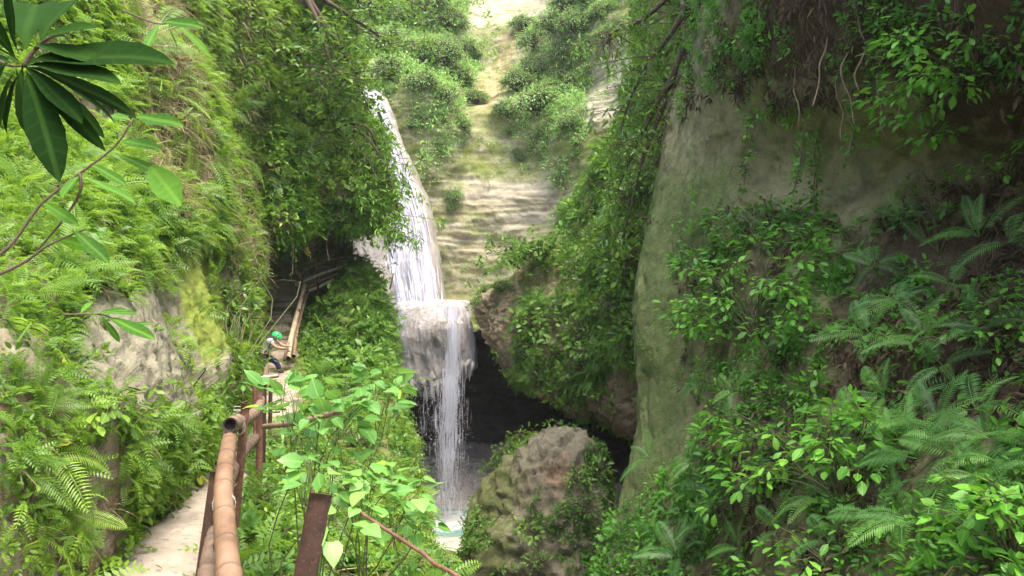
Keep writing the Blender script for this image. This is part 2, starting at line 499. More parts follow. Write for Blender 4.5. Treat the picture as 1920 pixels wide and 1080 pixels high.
def sample(s, n, dens):
    G, Nn = s.G, s.N
    a, b, c, d = G[:-1, :-1], G[1:, :-1], G[1:, 1:], G[:-1, 1:]
    ar = 0.5 * np.linalg.norm(np.cross(c - a, d - b), axis=-1)
    cc = (a + b + c + d) / 4
    px, py = pix(cc)
    w = ar * np.clip(dens(px, py, cc), 0, None)
    out = (px < -260) | (px > 2180) | (py < -260) | (py > 1300) | (cc[..., 1] < 1.2)
    w = np.where(out, w * 0.08, w)
    cs = np.cumsum(w.ravel())
    r = np.searchsorted(cs, rng.random(n) * cs[-1])
    r = np.minimum(r, cs.size - 1)
    i, j = np.unravel_index(r, w.shape)
    u, v = rng.random((2, n, 1))
    p = (a[i, j] * (1 - u) + b[i, j] * u) * (1 - v) + (d[i, j] * (1 - u) + c[i, j] * u) * v
    return p, Nn[i, j]

def dens(regions, base=0.0, freq=1.0, lo=-0.25, hi=0.2, seed=3, st=(1, 1, 1), jit=14):
    def f(px, py, p):
        jx = fbm(p, 1.3, 3, seed + 50) * jit
        jy = fbm(p, 1.3, 3, seed + 60) * jit
        d = np.full(px.shape, float(base))
        for poly, v in regions:
            d = np.where(inpoly(px + jx, py + jy, poly), v, d)
        return d * ss(lo, hi, fbm(p, freq, 3, seed, st=st) + (d - 0.5) * 0.3)
    return f

# ------------------------------------------------------------------ leaf templates (unit length along +y, face up +z)
def t_leaf(w=0.42, fold=0.07, droop=0.12):
    V = [(0, 0, 0), (-w * .42, .28, fold), (-w * .5, .6, fold - droop * .4), (0, 1, -droop), (w * .5, .6, fold - droop * .4), (w * .42, .28, fold)]
    return np.array(V, float), np.array([[0, 3, 2, 1], [0, 5, 4, 3]])

def t_broad(w=0.8, heart=True, droop=0.15, fold=0.08):
    prof = [(0.0, 0.02), (0.06, 0.30), (0.22, 0.48), (0.45, 0.46), (0.7, 0.29), (0.87, 0.12), (1.0, 0.0)] if heart else [(0.0, 0.01), (0.12, 0.16), (0.3, 0.33), (0.52, 0.42), (0.74, 0.34), (0.9, 0.16), (1.0, 0.0)]
    V, Q = [], []
    for i, (y, h) in enumerate(prof):
        z = -droop * y * y
        yy = y - (0.10 if heart and i == 1 else 0)
        V += [(0, y, z), (-h * w, yy, z + fold * h * 2 - 0.03 * (i % 2)), (h * w, yy, z + fold * h * 2 - 0.03 * (i % 2))]
    for i in range(len(prof) - 1):
        a = i * 3; b = a + 3
        Q += [[a, b, b + 1, a + 1], [a, a + 2, b + 2, b]]
    return np.array(V, float), np.array(Q)

def t_frond(np_=18, w=0.26, droop=0.35, pw=0.045, curl=0.0):
    V, Q = [], []
    def rach(t): return np.array([curl * t * t, t * (1 - 0.12 * droop * t), -droop * t * t * 0.9 + 0.12 * math.sin(t * 3)])
    k = 6
    for i in range(k):
        t0, t1 = i / k, (i + 1) / k
        a, b = rach(t0), rach(t1)
        n = len(V); r = 0.007
        V += [a + [-r, 0, 0], a + [r, 0, 0], b + [r, 0, 0], b + [-r, 0, 0]]
        Q.append([n, n + 1, n + 2, n + 3])
    for i in range(np_):
        t = 0.14 + 0.86 * i / (np_ - 1)
        L = w * (math.sin(math.pi * min(1, 0.12 + (t - 0.1) * 0.95)) ** 0.7) * (1 if t < 0.97 else 0.5) + 0.01
        c = rach(t)
        for sgn in (-1, 1):
            d = np.array([sgn * 0.93, 0.34, -0.10 - 0.12 * (i % 3) * .5]); d /= np.linalg.norm(d)
            q = np.array([0, 1, -droop * t]); q /= np.linalg.norm(q)
            n = len(V)
            m = c + d * L * 0.45
            V += [c - q * pw * .3, m - q * pw * .42 + [0, 0, .01], c + d * L + [0, 0, -L * .12], m + q * pw * .42 + [0, 0, .01]]
            V[-4] = c
            Q.append([n, n + 1, n + 2, n + 3] if sgn > 0 else [n, n + 3, n + 2, n + 1])
    return np.array(V, float), np.array(Q)

def t_blade(w=0.05, droop=0.5):
    V, Q = [], []
    for i in range(4):
        t = i / 3
        h = w * (1 - t) ** 0.6 * 0.5 + 0.001
        V += [(-h, t * (1 - .2 * droop * t), -droop * t * t), (h, t * (1 - .2 * droop * t), -droop * t * t)]
    for i in range(3): Q.append([2 * i, 2 * i + 1, 2 * i + 3, 2 * i + 2])
    return np.array(V, float), np.array(Q)

def t_spray(k=7, w=0.5, leaf=0.42):
    """a little twig with k alternate leaflets: one unit long"""
    V, Q = [], []
    lv, lq = t_leaf(0.5, 0.06, 0.1)
    for i in range(k):
        t = 0.15 + 0.85 * i / (k - 1)
        sg = 1 if i % 2 else -1
        a = sg * (0.95 if i < k - 1 else 0)
        L = leaf * (1 - 0.35 * t)
        v = lv * L
        x = v[:, 0] * math.cos(a) + v[:, 1] * math.sin(a)
        y = -v[:, 0] * math.sin(a) + v[:, 1] * math.cos(a)
        z = v[:, 2] - 0.25 * t * t
        Q.append(lq + len(V) * 6)
        V.append(np.stack([x, y + t * 0.8, z], 1))
    return np.concatenate(V), np.concatenate(Q)

T_LEAF, T_LEAFN = t_leaf(), t_leaf(0.26, 0.05, 0.25)
T_HEART, T_BROAD = t_broad(), t_broad(0.62, False)
T_FROND, T_FROND2 = t_frond(), t_frond(14, 0.20, 0.55, 0.06)
T_MINI = t_frond(9, 0.22, 0.4, 0.10)
T_BLADE = t_blade()
T_SPRAY = t_spray()

def frame(axis, up):
    Yv = nz(axis)
    Z = up - np.sum(up * Yv, -1, keepdims=True) * Yv
    Z = nz(Z)
    X = np.cross(Yv, Z)
    return np.stack([X, Yv, Z], -1)                  # columns

def inst(tpl, pos, axis, up, scale):
    V, Q = tpl
    Rm = frame(axis, up)
    n = len(pos)
    W = np.einsum('nij,kj->nki', Rm, V) * np.asarray(scale).reshape(n, 1, 1) + pos[:, None, :]
    QQ = Q[None] + (np.arange(n) * len(V))[:, None, None]
    return W.reshape(-1, 3), QQ.reshape(-1, Q.shape[1]), len(Q)

def leaves_obj(name, tpl, pos, axis, up, scale, mat, rnd=None, parent=None, smooth=False):
    W, Q, nq = inst(tpl, pos, axis, up, scale)
    if rnd is None: rnd = rng.random(len(pos))
    o = mk(name, W, [Q], mat, parent, smooth, {'rnd': ('FACE', np.repeat(rnd, nq))})
    if len(tpl[0]) == 21: leafuv(o, np.tile(tpl[0], (len(pos), 1)))
    return o

def leafuv(o, V):                                     # across and along each broad leaf, for its veins
    a = o.data.attributes.new('leafuv', 'FLOAT_VECTOR', 'POINT')
    a.data.foreach_set('vector', np.stack([np.abs(V[:, 0]), V[:, 1], np.ones(len(V))], -1).astype(np.float32).ravel())

UP = np.array([0, 0, 1.0])

def tufts(pos, nrm, k, r, size, droop=0.35, spread=0.8, out=0.6, upw=0.5, near=None):
    """k leaves round each clump centre"""
    n = len(pos)
    rr = r * (0.5 + rng.random((n, 1, 1)) ** 1.6 * 1.1)
    if near:                                          # finer plants low down by the path
        g = np.clip(np.abs(pos[:, 1]) / near, .38, 1.35) ** .75
        rr = rr * g[:, None, None]; size = size * g[:, None]
    d = nz(nrm[:, None, :] * out + UP * upw + rng.normal(size=(n, k, 3)) * spread)
    q = pos[:, None, :] + d * rr * rng.random((n, k, 1)) ** 0.5 + nrm[:, None, :] * 0.02
    ax = nz(d + rng.normal(size=(n, k, 3)) * 0.55 - UP * droop)
    up = nz(UP * 0.9 + nrm[:, None, :] * 0.8 + rng.normal(size=(n, k, 3)) * 0.42)
    sz = size * (0.6 + 0.7 * rng.random((n, k)))
    tr = np.repeat(rng.random((n, 1)), k, 1)
    rnd = np.clip(0.55 * tr + 0.45 * rng.random((n, k)), 0, 1)
    f = lambda a: a.reshape(-1, 3)
    return f(q), f(ax), f(up), sz.ravel(), rnd.ravel()

def cover(name, s, df, n, k, r, size, mat, tpl, label, cat, **kw):
    p, nn = sample(s, n, df)
    q, ax, up, sz, rnd = tufts(p, nn, k, r, size, **kw)
    o = leaves_obj(name, tpl, q, ax, up, sz, mat, rnd)
    return tag(o, label, cat, kind='stuff')

BIGT = (1, 1, 1)
# ================================================================== TERRAIN
# ---- left cliff beside the path
LWc = [
 [(670, 640, 30), (665, 560, 29.5), (660, 500, 29), (650, 440, 29), (640, 380, 29), (640, 250, 29), (640, 50, 29), (640, -300, 30)],
 [(545, 640, 27.4), (545, 580, 27.8), (550, 520, 27.8), (560, 470, 27.8), (560, 420, 27.6), (560, 250, 26.8), (560, 50, 25), (560, -300, 27)],
 [(468, 700, 21.5), (474, 600, 24.4), (484, 530, 25.4), (494, 470, 25.6), (505, 420, 25.6), (500, 250, 22), (500, 50, 22), (500, -300, 24)],
 [(440, 780, 17), (446, 715, 17.5), (444, 620, 17.8), (446, 560, 18), (450, 450, 18.5), (450, 280, 19), (450, 50, 20), (430, -300, 22)],
 [(420, 880, 10.8), (410, 850, 11), (410, 760, 11.2), (405, 680, 11.8), (400, 560, 13.5), (400, 350, 15.5), (390, 50, 17.5), (370, -300, 19)],
 [(300, 1000, 7.4), (300, 935, 7.8), (300, 830, 8), (300, 740, 8.3), (300, 600, 10), (290, 380, 12), (280, 50, 14.5), (250, -300, 16)],
 [(195, 1160, 5.2), (192, 1095, 5.3), (190, 900, 5.5), (190, 740, 5.9), (190, 580, 7.5), (170, 350, 9.5), (150, 50, 12), (100, -300, 13)],
 [(0, 1350, 4.1), (0, 1250, 4.1), (0, 1000, 4.2), (0, 760, 4.6), (0, 560, 6), (0, 350, 7.8), (-50, 50, 10), (-120, -300, 11)],
 [(-500, 1700, 2.8), (-500, 1550, 2.8), (-500, 1150, 3), (-500, 800, 3.4), (-500, 550, 4.5), (-500, 300, 6), (-550, -50, 7.5), (-650, -500, 8)],
]
def addback(C, cols):
    def f(W):
        return np.concatenate([W, np.array(cols, float)], 0)
    return f
lwb = [[(-3.0, -2, -2.4), (-3.0, -2, -2.0), (-3.1, -2, -1), (-3.3, -2, -.3), (-3.8, -2, .8), (-4.6, -2, 2.2), (-6, -2, 4.5), (-7, -2, 8)],
       [(-3.4, -11, -2.4), (-3.4, -11, -2.0), (-3.5, -11, -1), (-3.7, -11, -.3), (-4.2, -11, .8), (-5, -11, 2.2), (-6.4, -11, 4.5), (-7.4, -11, 8)]]
LW = loft(LWc, 520, 300, [(0.5, 0.28, 3, (1, 1, 1), ''), (0.16, 1.3, 4, (1, 1, .5), ''), (0.05, 5, 4, (1, 1, .6), 'ridge')], seed=5, xf=addback(None, lwb))
slabL = [(125, 640), (150, 575), (240, 560), (300, 540), (335, 470), (400, 480), (415, 560), (425, 650), (400, 735), (340, 785), (230, 775), (150, 730)]
mossL = [(318, 455), (408, 455), (432, 640), (395, 700), (345, 600)]
alcove = [(480, 420), (640, 420), (640, 620), (480, 620)]
sheet_obj('cliff', LW, M['rock_left'],
          moss=lambda x, y, g, n: np.clip(0.15 + 1.1 * soft(x, y, mossL, 16) - 0.15 * soft(x, y, slabL) - 0.1 * soft(x, y, alcove), 0, 1),
          soil=lambda x, y, g, n: np.clip(0.5 - 0.6 * soft(x, y, slabL) - 0.35 * soft(x, y, alcove), 0, 1))['kind'] = 'structure'

# ---- overhang of green above the stair alcove
BGr = []
for (y, L, Mm, Rr) in [(-330, 430, 600, 700), (-120, 440, 590, 690), (30, 450, 570, 650), (110, 455, 570, 645), (180, 460, 575, 655), (260, 470, 585, 672), (340, 480, 600, 705), (385, 490, 615, 715), (415, 500, 605, 700)]:
    t = ss(-330, 300, y)
    BGr.append([(L - 30, y, 24.5), (L + 20, y, 21.0 + 1.8 * t), ((L + Mm) / 2 + 10, y, 22 + 1.8 * t), (Mm + 10, y, 23 + 1.6 * t), ((Mm + Rr) / 2 + 12, y, 24 + 1.4 * t), (Rr, y, 26.2), (Rr - 14, y, 28.5), (Rr - 60, y, 31)])
last = BGr[-1]
BGr.append([(a, 418, max(b, 24.5) + .6) for a, _, b in last])
BGr.append([(a, 385, max(b, 24.5) + 2.0) for a, _, b in last])
BG = loft(BGr, 260, 260, [(0.8, 0.35, 3, BIGT, ''), (0.3, 1.2, 4, BIGT, '')], seed=71)
sheet_obj('overhang', BG, M['rock_left'], moss=lambda x, y, g, n: 0.3 + 0 * x, soil=lambda x, y, g, n: 0.6 + 0 * x)['kind'] = 'structure'

# ---- right cliff
rys = [-500, -100, 150, 300, 450, 600, 800, 1000, 1200, 1500]
edge = [1285, 1275, 1262, 1250, 1215, 1192, 1182, 1145, 1110, 1060]
eY = [17, 17, 16.5, 16, 15.5, 15, 14, 13, 12, 11]
cols = [(1330, [12, 12.5, 13.3, 13.6, 13.2, 12.7, 12, 11, 10, 8.5]),
        (1480, [9, 10, 11, 11.9, 11.6, 10.4, 9.5, 8.5, 7.5, 6.2]),
        (1680, [7.3, 8.2, 9.2, 10.2, 9.9, 8.8, 8, 7, 6, 5]),
        (1920, [6, 6.8, 7.7, 8.5, 8.1, 7.2, 6.5, 5.7, 4.8, 4]),
        (2400, [4.5, 5.2, 5.8, 6, 5.8, 5.2, 4.6, 4, 3.4, 2.8]),
        (3600, [2.6, 3, 3.2, 3.2, 3, 2.8, 2.5, 2.2, 1.9, 1.6])]
RWc = []
for i, y in enumerate(rys):
    row = [(edge[i] + 130, y, 27), (edge[i] + 25, y, eY[i] + 4), (edge[i] - 2, y, eY[i] + 1.2), (edge[i] + 12, y, eY[i])]
    row += [(c, y, Y[i]) for c, Y in cols]
    RWc.append(row)
def rwx(W):
    z = W[:, -1, 2]
    b1 = np.stack([np.full(len(z), 6.3), np.full(len(z), -2.0), np.clip(z * 1.5, -4, 9)], -1)
    b2 = np.stack([np.full(len(z), 6.8), np.full(len(z), -11.0), np.clip(z * 1.5, -4, 9)], -1)
    return np.concatenate([W, b1[:, None], b2[:, None]], 1)
RW = loft(RWc, 640, 760, [(0.22, 0.33, 3, BIGT, ''), (0.05, 1.6, 5, (1, 1, 1.3), ''), (0.07, 0.55, 2, (1.2, 1.2, .5), 'cut'), (0.010, 9, 3, BIGT, '')], seed=131, xf=rwx)
bareR = [(1215, 420), (1260, 290), (1340, 180), (1700, 150), (1720, 330), (1640, 420), (1500, 360), (1360, 400), (1330, 480), (1290, 620), (1300, 780), (1290, 900), (1180, 1000), (1130, 900), (1180, 700)]
slabR = [(1200, 330), (1400, 300), (1360, 480), (1280, 640), (1290, 850), (1200, 980), (1100, 1080), (1140, 800), (1170, 500)]
darkR = [(1420, 60), (1520, -100), (2000, -100), (2000, 260), (1850, 260), (1700, 160), (1560, 190), (1400, 220)]
soilR = [(1640, 420), (2000, 380), (2000, 800), (1640, 760), (1560, 640)]
sheet_obj('rock_wall', RW, M['rock_right'],
          moss=lambda x, y, g, n: np.clip(0.30 + 0.50 * soft(x, y, slabR, 30) - 0.15 * soft(x, y, darkR, 70), 0, 1),
          soil=lambda x, y, g, n: np.clip(0.45 - 0.75 * soft(x, y, bareR, 30) - .3 * soft(x, y, slabR, 20) + 0.38 * soft(x, y, darkR, 70) + 0.3 * soft(x, y, soilR, 40), 0, 1))['kind'] = 'structure'

# ---- far layered cliff and slope
bys = [-450, -150, -10, 60, 130, 185, 240, 350, 450, 580, 700]
bc = [(560, [75, 66, 60, 54, 48, 45, 44, 43, 42, 41, 41]),
      (690, [80, 70, 62, 56, 51, 47, 46, 45, 44, 43, 43]),
      (800, [85, 76, 66, 60, 53, 48, 47, 46, 45, 44, 44]),
      (900, [92, 82, 76, 64, 57, 52, 49, 47, 46, 45, 45]),
      (1010, [88, 80, 75, 58, 53, 49, 47, 45.5, 45, 44, 44]),
      (1110, [74, 66, 58, 49, 46, 44, 43, 42, 41, 41, 41]),
      (1200, [55, 50, 46, 42, 41, 40, 39, 39, 38, 38, 38]),
      (1330, [44, 42, 40, 37, 36, 35, 34, 34, 34, 34, 34])]
BCc = [[(c, y, Y[i]) for c, Y in bc] for i, y in enumerate(bys)]
BC = loft(BCc, 420, 420, [(2.2, 0.07, 3, BIGT, ''), (0.8, 0.22, 3, (1, 1, 1), ''), (0.09, 0.12, 3, (.6, .6, 7), 'terr'), (0.16, 0.9, 4, (1, 1, 1.6), ''), (0.05, 2.0, 3, (.3, .3, 2.2), '')], seed=211)
band1 = [(872, 338), (1040, 345), (1050, 372), (1000, 425), (950, 425), (930, 392), (868, 378)]
band2 = [(838, 468), (905, 466), (960, 480), (955, 492), (840, 496)]
strat = [(770, 330), (1060, 300), (1050, 420), (960, 520), (890, 570), (840, 580)]
paleT = [(860, -80), (1070, -80), (1050, 25), (960, 40), (880, 50)]
gully = [(900, 215), (880, 170), (920, 130), (940, 60), (980, 60), (960, 120), (930, 200)]
paleR = [(1110, 60), (1190, 60), (1200, 160), (1160, 235), (1100, 235)]
sheet_obj('hillside', BC, M['rock_back'],
          moss=lambda x, y, g, n: np.clip(0.66 - 0.20 * soft(x, y, [(760, 350), (1060, 340), (1040, 420), (960, 520), (890, 570), (830, 580)], 25) - 0.6 * soft(x, y, paleT, 10) - .45 * soft(x, y, band1, 9) - .4 * soft(x, y, band2, 8) - 0.35 * soft(x, y, gully, 10) - 0.6 * soft(x, y, paleR, 10), 0, 1),
          soil=lambda x, y, g, n: np.clip(0.75 * soft(x, y, gully, 12) + 0.15 * (1 - soft(x, y, strat)) - 0.3 * soft(x, y, paleR, 10), 0, 1))['kind'] = 'structure'

# ---- the bulging rock the upper fall runs over
ufy = [(150, 50), (172, 46), (182, 43.6), (220, 42.5), (300, 41.5), (400, 40.5), (500, 39.5), (590, 38.6), (660, 38)]
ufl = [684, 672, 662, 658, 660, 660, 655, 665, 680]
ufr = [716, 717, 721, 736, 766, 804, 824, 835, 839]
UFc = []
for (y, Y), l, r in zip(ufy, ufl, ufr):
    w = r - l
    UFc.append([(l + 10, y + 8, Y + 6), (l, y + 4, Y + 1.6), (l + .2 * w, y, Y + .4), (l + .5 * w, y, Y), (l + .8 * w, y, Y + .3), (r, y + 2, Y + 1.5), (r - 6, y + 8, Y + 6)])
ufy_ = [a for a, _ in ufy]
wr = [716, 716, 720, 734, 764, 803, 823, 834, 838]
UF = loft(UFc, 200, 140, [(0.25, 0.5, 4, (1, 1, .4), ''), (0.10, 1.8, 3, (1, 1, .35), '')], seed=305)
sheet_obj('waterfall_rock', UF, M['rock_fall'], moss=lambda x, y, g, n: np.clip(0.3 * ss(-.02, .06, (x - np.interp(y, ufy_, wr)) / 100.) + 0.12, 0, 1) + 0 * x)['kind'] = 'structure'

def water_sheet(name, C, nu, nv, mat, nz_, seed, edgefn, kx=1.0, ky=1.0, parent=None):
    s = loft(C, nu, nv, nz_, seed=seed)
    u = np.linspace(0, 1, nu)[:, None] + 0 * np.zeros((1, nv))
    v = np.linspace(0, 1, nv)[None, :] + 0 * np.zeros((nu, 1))
    idx = np.arange(nu * nv).reshape(nu, nv)
    Q = np.stack([idx[:-1, :-1], idx[1:, :-1], idx[1:, 1:], idx[:-1, 1:]], -1).reshape(-1, 4)
    if s.flip: Q = Q[:, ::-1]
    o = mk(name, s.G.reshape(-1, 3), [Q], mat, parent, attrs={'edge': ('POINT', edgefn(u, v, s.G))})
    a = o.data.attributes.new('flow', 'FLOAT_VECTOR', 'POINT')
    a.data.foreach_set('vector', np.stack([v * kx, u * ky, 0 * u], -1).astype(np.float32).ravel())
    return o, s

def ribbons(starts, ends, width, bend=None, taper=True):
    """thin falling strands as crossed slivers"""
    n = len(starts)
    mid = (starts + ends) / 2
    if bend is not None: mid = mid + bend
    V, Q = [], []
    a = rng.random(n) * np.pi
    d = np.stack([np.cos(a), np.sin(a), 0 * a], -1)
    w = np.asarray(width).reshape(-1, 1)
    for k, (dd, s) in enumerate(((d, 1), (np.stack([-d[:, 1], d[:, 0], d[:, 2]], -1), 1))):
        V += [np.stack([starts - dd * w * .2, starts + dd * w * .2, mid + dd * w * .5, mid - dd * w * .5, ends + dd * w * .15, ends - dd * w * .15], 1)]
        b = (np.arange(n) * 6 + k * n * 6)[:, None]
        Q += [b + np.array([0, 1, 2, 3]), b + np.array([3, 2, 4, 5])]
    return np.concatenate([v.reshape(-1, 3) for v in V]), np.concatenate(Q)

OCT = (np.array([[1, 0, 0], [-1, 0, 0], [0, 1, 0], [0, -1, 0], [0, 0, 1.6], [0, 0, -1.3]], float), np.array([[0, 2, 4], [2, 1, 4], [1, 3, 4], [3, 0, 4], [2, 0, 5], [1, 2, 5], [3, 1, 5], [0, 3, 5]]))
def drops(pos, r):
    V = OCT[0][None] * np.asarray(r).reshape(-1, 1, 1) + pos[:, None]
    T = OCT[1][None] + (np.arange(len(pos)) * 6)[:, None, None]
    return V.reshape(-1, 3), T.reshape(-1, 3)

# upper waterfall
wl = [686, 672, 664, 666, 684, 708, 712, 728, 734]
wr = [716, 716, 720, 734, 764, 803, 823, 834, 838]
upper = tag(empty('waterfall', P(780, 575, 38.6)), 'tall white upper waterfall sliding down the far layered cliff', 'waterfall')
bpy.context.view_layer.update()
WC = []
for (y, Y), l, r in zip(ufy, wl, wr):
    w = r - l
    WC.append([(l - 2, y, Y + .9 - .2), (l + .2 * w, y, Y - .15), (l + .5 * w, y, Y - .42), (l + .8 * w, y, Y - .25), (r, y, Y + .9)])
def uedge(u, v, G):
    jt = .06 * fbm(G, 1.2, 3, 88, st=(1, 1, .3))
    e = -0.45 * ss(0.20, 0.0, v + jt) - 0.45 * ss(0.78, 1.0, v + jt) - 0.10 * ss(.5, 0, v) * ss(.3, .7, u)
    return e + 0.16 * ss(0.5, 0.1, u) + 0.0 * u
wo_, WS = water_sheet('falling_sheet', WC, 300, 120, M['foam_upper'], [(0.10, 1.2, 4, (1, 1, .3), ''), (0.05, 5, 3, (1, 1, .2), '')], 401, uedge, 9, 36)
wo_.parent = upper; wo_.matrix_parent_inverse = upper.matrix_world.inverted()
ii = rng.integers(4, 270, 420); jj = np.clip((rng.beta(1.6, 1.6, 420) * 120).astype(int), 6, 113)
kk = np.minimum(ii + rng.integers(6, 26, 420), 297)
of = np.stack([rng.normal(size=420) * .05, -0.02 - rng.random(420) * .10, 0 * ii], -1)
V, Q = ribbons(WS.G[ii, jj] + of, WS.G[kk, jj] + of * [1, 1.4, 1], 0.03 + 0.06 * rng.random(420))
o = mk('spray', V, [Q], M['strand'], upper, False); o.matrix_parent_inverse = upper.matrix_world.inverted()

# ---- travertine dome under it
DC = []
def drow(pts, fl, fr):
    return [fl] + pts + [fr]
DC.append(drow([(752, 566, 40), (790, 566, 40), (825, 566, 40), (855, 566, 40), (872, 566, 40)], (735, 580, 40), (884, 570, 40)))
DC.append(drow([(754, 590, 31.8), (785, 578, 31.4), (822, 574, 31.3), (854, 575, 31.3), (868, 579, 31.6)], (740, 606, 35), (882, 596, 35)))
DC.append(drow([(734, 612, 30.4), (768, 593, 29.9), (820, 584, 29.6), (855, 585, 29.8), (872, 593, 30.4)], (728, 632, 34.5), (886, 612, 35)))
DC.append(drow([(720, 650, 29.9), (755, 630, 29.1), (815, 616, 28.8), (856, 618, 29), (877, 626, 30)], (722, 662, 34), (892, 638, 35)))
DC.append(drow([(724, 688, 30), (756, 678, 29.2), (810, 670, 29.0), (854, 664, 29.2), (880, 662, 30)], (724, 694, 34), (894, 678, 35)))
DC.append(drow([(736, 706, 30.4), (762, 718, 29.5), (805, 728, 29.4), (846, 708, 29.6), (881, 690, 30.4)], (736, 700, 34), (896, 688, 35)))
DC.append(drow([(748, 700, 31.6), (772, 702, 31.4), (810, 712, 31.4), (848, 696, 31.6), (882, 684, 32)], (744, 690, 34.5), (896, 680, 35)))
DC.append(drow([(755, 650, 37), (782, 650, 37), (820, 650, 37), (856, 650, 37), (884, 650, 37)], (744, 650, 37), (900, 650, 38)))
DM = loft(DC, 260, 260, [(0.20, 0.8, 4, (1, 1, .45), ''), (0.05, 2.6, 4, (1, 1, .35), 'ridge')], seed=455)
sheet_obj('travertine_dome', DM, M['travertine'], moss=lambda x, y, g, n: 0.15 * ss(760, 730, x) + 0.05)
dome = tag(bpy.data.objects['travertine_dome'], 'rounded pale travertine ledge the lower waterfall spills over', 'rock ledge')
mb = MB()
for i in range(170):
    j = rng.integers(38, 222); u = rng.integers(165, 205)
    p = DM.G[u, j].copy()
    L = (0.10 + 0.55 * rng.random() ** 2) * (1.0 if u > 150 else 0.4)
    r = 0.04 + 0.07 * rng.random()
    q = np.array([p + [0, 0.08, .1], p + [0, -.02, -L * .3], p + [rng.normal() * .03, 0, -L * .7], p + [rng.normal() * .04, 0, -L]])
    mb.tube(q, [r * 1.2, r, r * .6, r * .12], 7)
mb.build('stalactites', M['travertine'], dome)

lower = tag(empty('waterfall', P(838, 958, 29)), 'thin lower waterfall dropping from the rounded travertine ledge into the pool', 'waterfall')
bpy.context.view_layer.update()
LI = lower.matrix_world.inverted()
WD = []
for r_ in DC[1:6]:
    WD.append([(a, b - (2 if k == 0 else 0), c - .10 - (0.02)) for k, (a, b, c) in enumerate(r_[1:-1])])
def dedge(u, v, G):
    px, py = pix(G)
    main = ss(26, 6, np.abs(px - (852 - 6 * ss(600, 720, py))))
    left = ss(34, 8, np.abs(px - (738 + 0 * py)))
    mid = ss(12, 3, np.abs(px - 792)) * .5
    return 0.42 * main + 0.28 * left + 0.10 * mid - 0.09 - 0.10 * ss(650, 720, py) * (1 - main)
o, DS = water_sheet('water_film', WD, 160, 220, M['foam_dome'], [(0.04, 2.5, 3, (1, 1, .3), '')], 480, dedge, 5, 4)
o.parent = lower; o.matrix_parent_inverse = LI
# strands of the main drop
def strands(n, x0, sx, ytop, ybot, Y0, sY, l0, l1, w0, w1, drift=0.0):
    t = rng.random(n)
    px = x0 + rng.normal(size=n) * sx * (0.6 + 0.7 * t) + drift * t
    y = ytop + (ybot - ytop) * t
    L = (l0 + (l1 - l0) * rng.random(n))
    Y = Y0 + rng.normal(size=n) * sY
    s = np.stack([(px - 960) / F * Y, Y, (540 - y) / F * Y], -1)
    e = s + np.stack([rng.normal(size=n) * .02, 0 * L, -L], -1)
    e[:, 2] = np.maximum(e[:, 2], -9.0)
    return s, e, w0 + (w1 - w0) * rng.random(n) * (1 - .5 * t)
A = [strands(420, 851, 7, 600, 735, 28.66, .05, .4, 1.1, .015, .04, -8),
     strands(620, 844, 10, 700, 850, 28.65, .15, .25, .9, .012, .04, -4),
     strands(420, 840, 12, 840, 955, 28.7, .22, .15, .6, .01, .03, -2),
     strands(30, 868, 6, 640, 800, 29.2, .2, .3, .9, .008, .018, 0),
     strands(80, 765, 14, 640, 760, 28.95, .15, .3, .9, .005, .012, 0),
     strands(90, 815, 14, 700, 800, 28.9, .15, .3, .8, .006, .015, 0),
     strands(70, 732, 6, 615, 700, 29.0, .15, .3, .8, .008, .02, 6)]
V, Q = [], []
n0 = 0
for s_, e_, w_ in A:
    v, q = ribbons(s_, e_, w_)
    V.append(v); Q.append(q + n0); n0 += len(v)
o = mk('falling_strands', np.concatenate(V), [np.concatenate(Q)], M['strand'], lower, False); o.matrix_parent_inverse = LI
n = 3800
t = rng.random(n)
px = np.where(rng.random(n) < .75, 844 + rng.normal(size=n) * (10 + 16 * t), 800 + rng.normal(size=n) * 34)
y = 690 + 265 * t
Y = 28.6 + rng.normal(size=n) * .35
pp = np.stack([(px - 960) / F * Y, Y, (540 - y) / F * Y], -1)
v, T = drops(pp, 0.006 + 0.014 * rng.random(n) ** 2)
o = mk('droplets', v, [T], M['strand'], lower, True); o.matrix_parent_inverse = LI

# ---- rock mass over the cave
def deepcol(b, r, a, bb, c, l, u, d): return [b, r, a, bb, c, l, u, d]
MBc = [
 [(905, 620, 36), (888, 584, 30.6), (892, 600, 29.6), (896, 630, 29.2), (905, 665, 29.2), (918, 690, 29.6), (935, 690, 32), (945, 650, 37)],
 [(950, 590, 34), (938, 548, 29.4), (945, 575, 28.2), (950, 610, 27.6), (958, 660, 27.4), (972, 716, 27.6), (990, 722, 30), (1000, 700, 37)],
 [(1060, 520, 34), (1042, 462, 28.7), (1046, 520, 27), (1032, 600, 26), (1038, 670, 25.6), (1048, 735, 26), (1060, 765, 28.5), (1070, 760, 36)],
 [(1150, 360, 34), (1118, 335, 28.2), (1122, 430, 26), (1116, 550, 24.6), (1104, 660, 24.2), (1114, 742, 24.6), (1128, 770, 27), (1140, 770, 35)],
 [(1215, 150, 33), (1178, 195, 27.4), (1180, 320, 25), (1155, 500, 23), (1160, 650, 22.2), (1172, 765, 22.6), (1184, 795, 25), (1190, 800, 33)],
 [(1260, -200, 31), (1228, -120, 25.5), (1232, 150, 23), (1212, 400, 21), (1216, 640, 20.2), (1232, 790, 20.6), (1245, 820, 23), (1260, 830, 30)],
 [(1330, -400, 30), (1300, -380, 25), (1310, 100, 22.5), (1310, 400, 21), (1310, 650, 20.2), (1310, 900, 20.6), (1310, 950, 23), (1320, 960, 29)],
]
MBs = loft(MBc, 300, 320, [(0.6, 0.3, 3, BIGT, ''), (0.22, 1.1, 4, BIGT, ''), (0.10, 3, 3, BIGT, 'ridge')], seed=511)
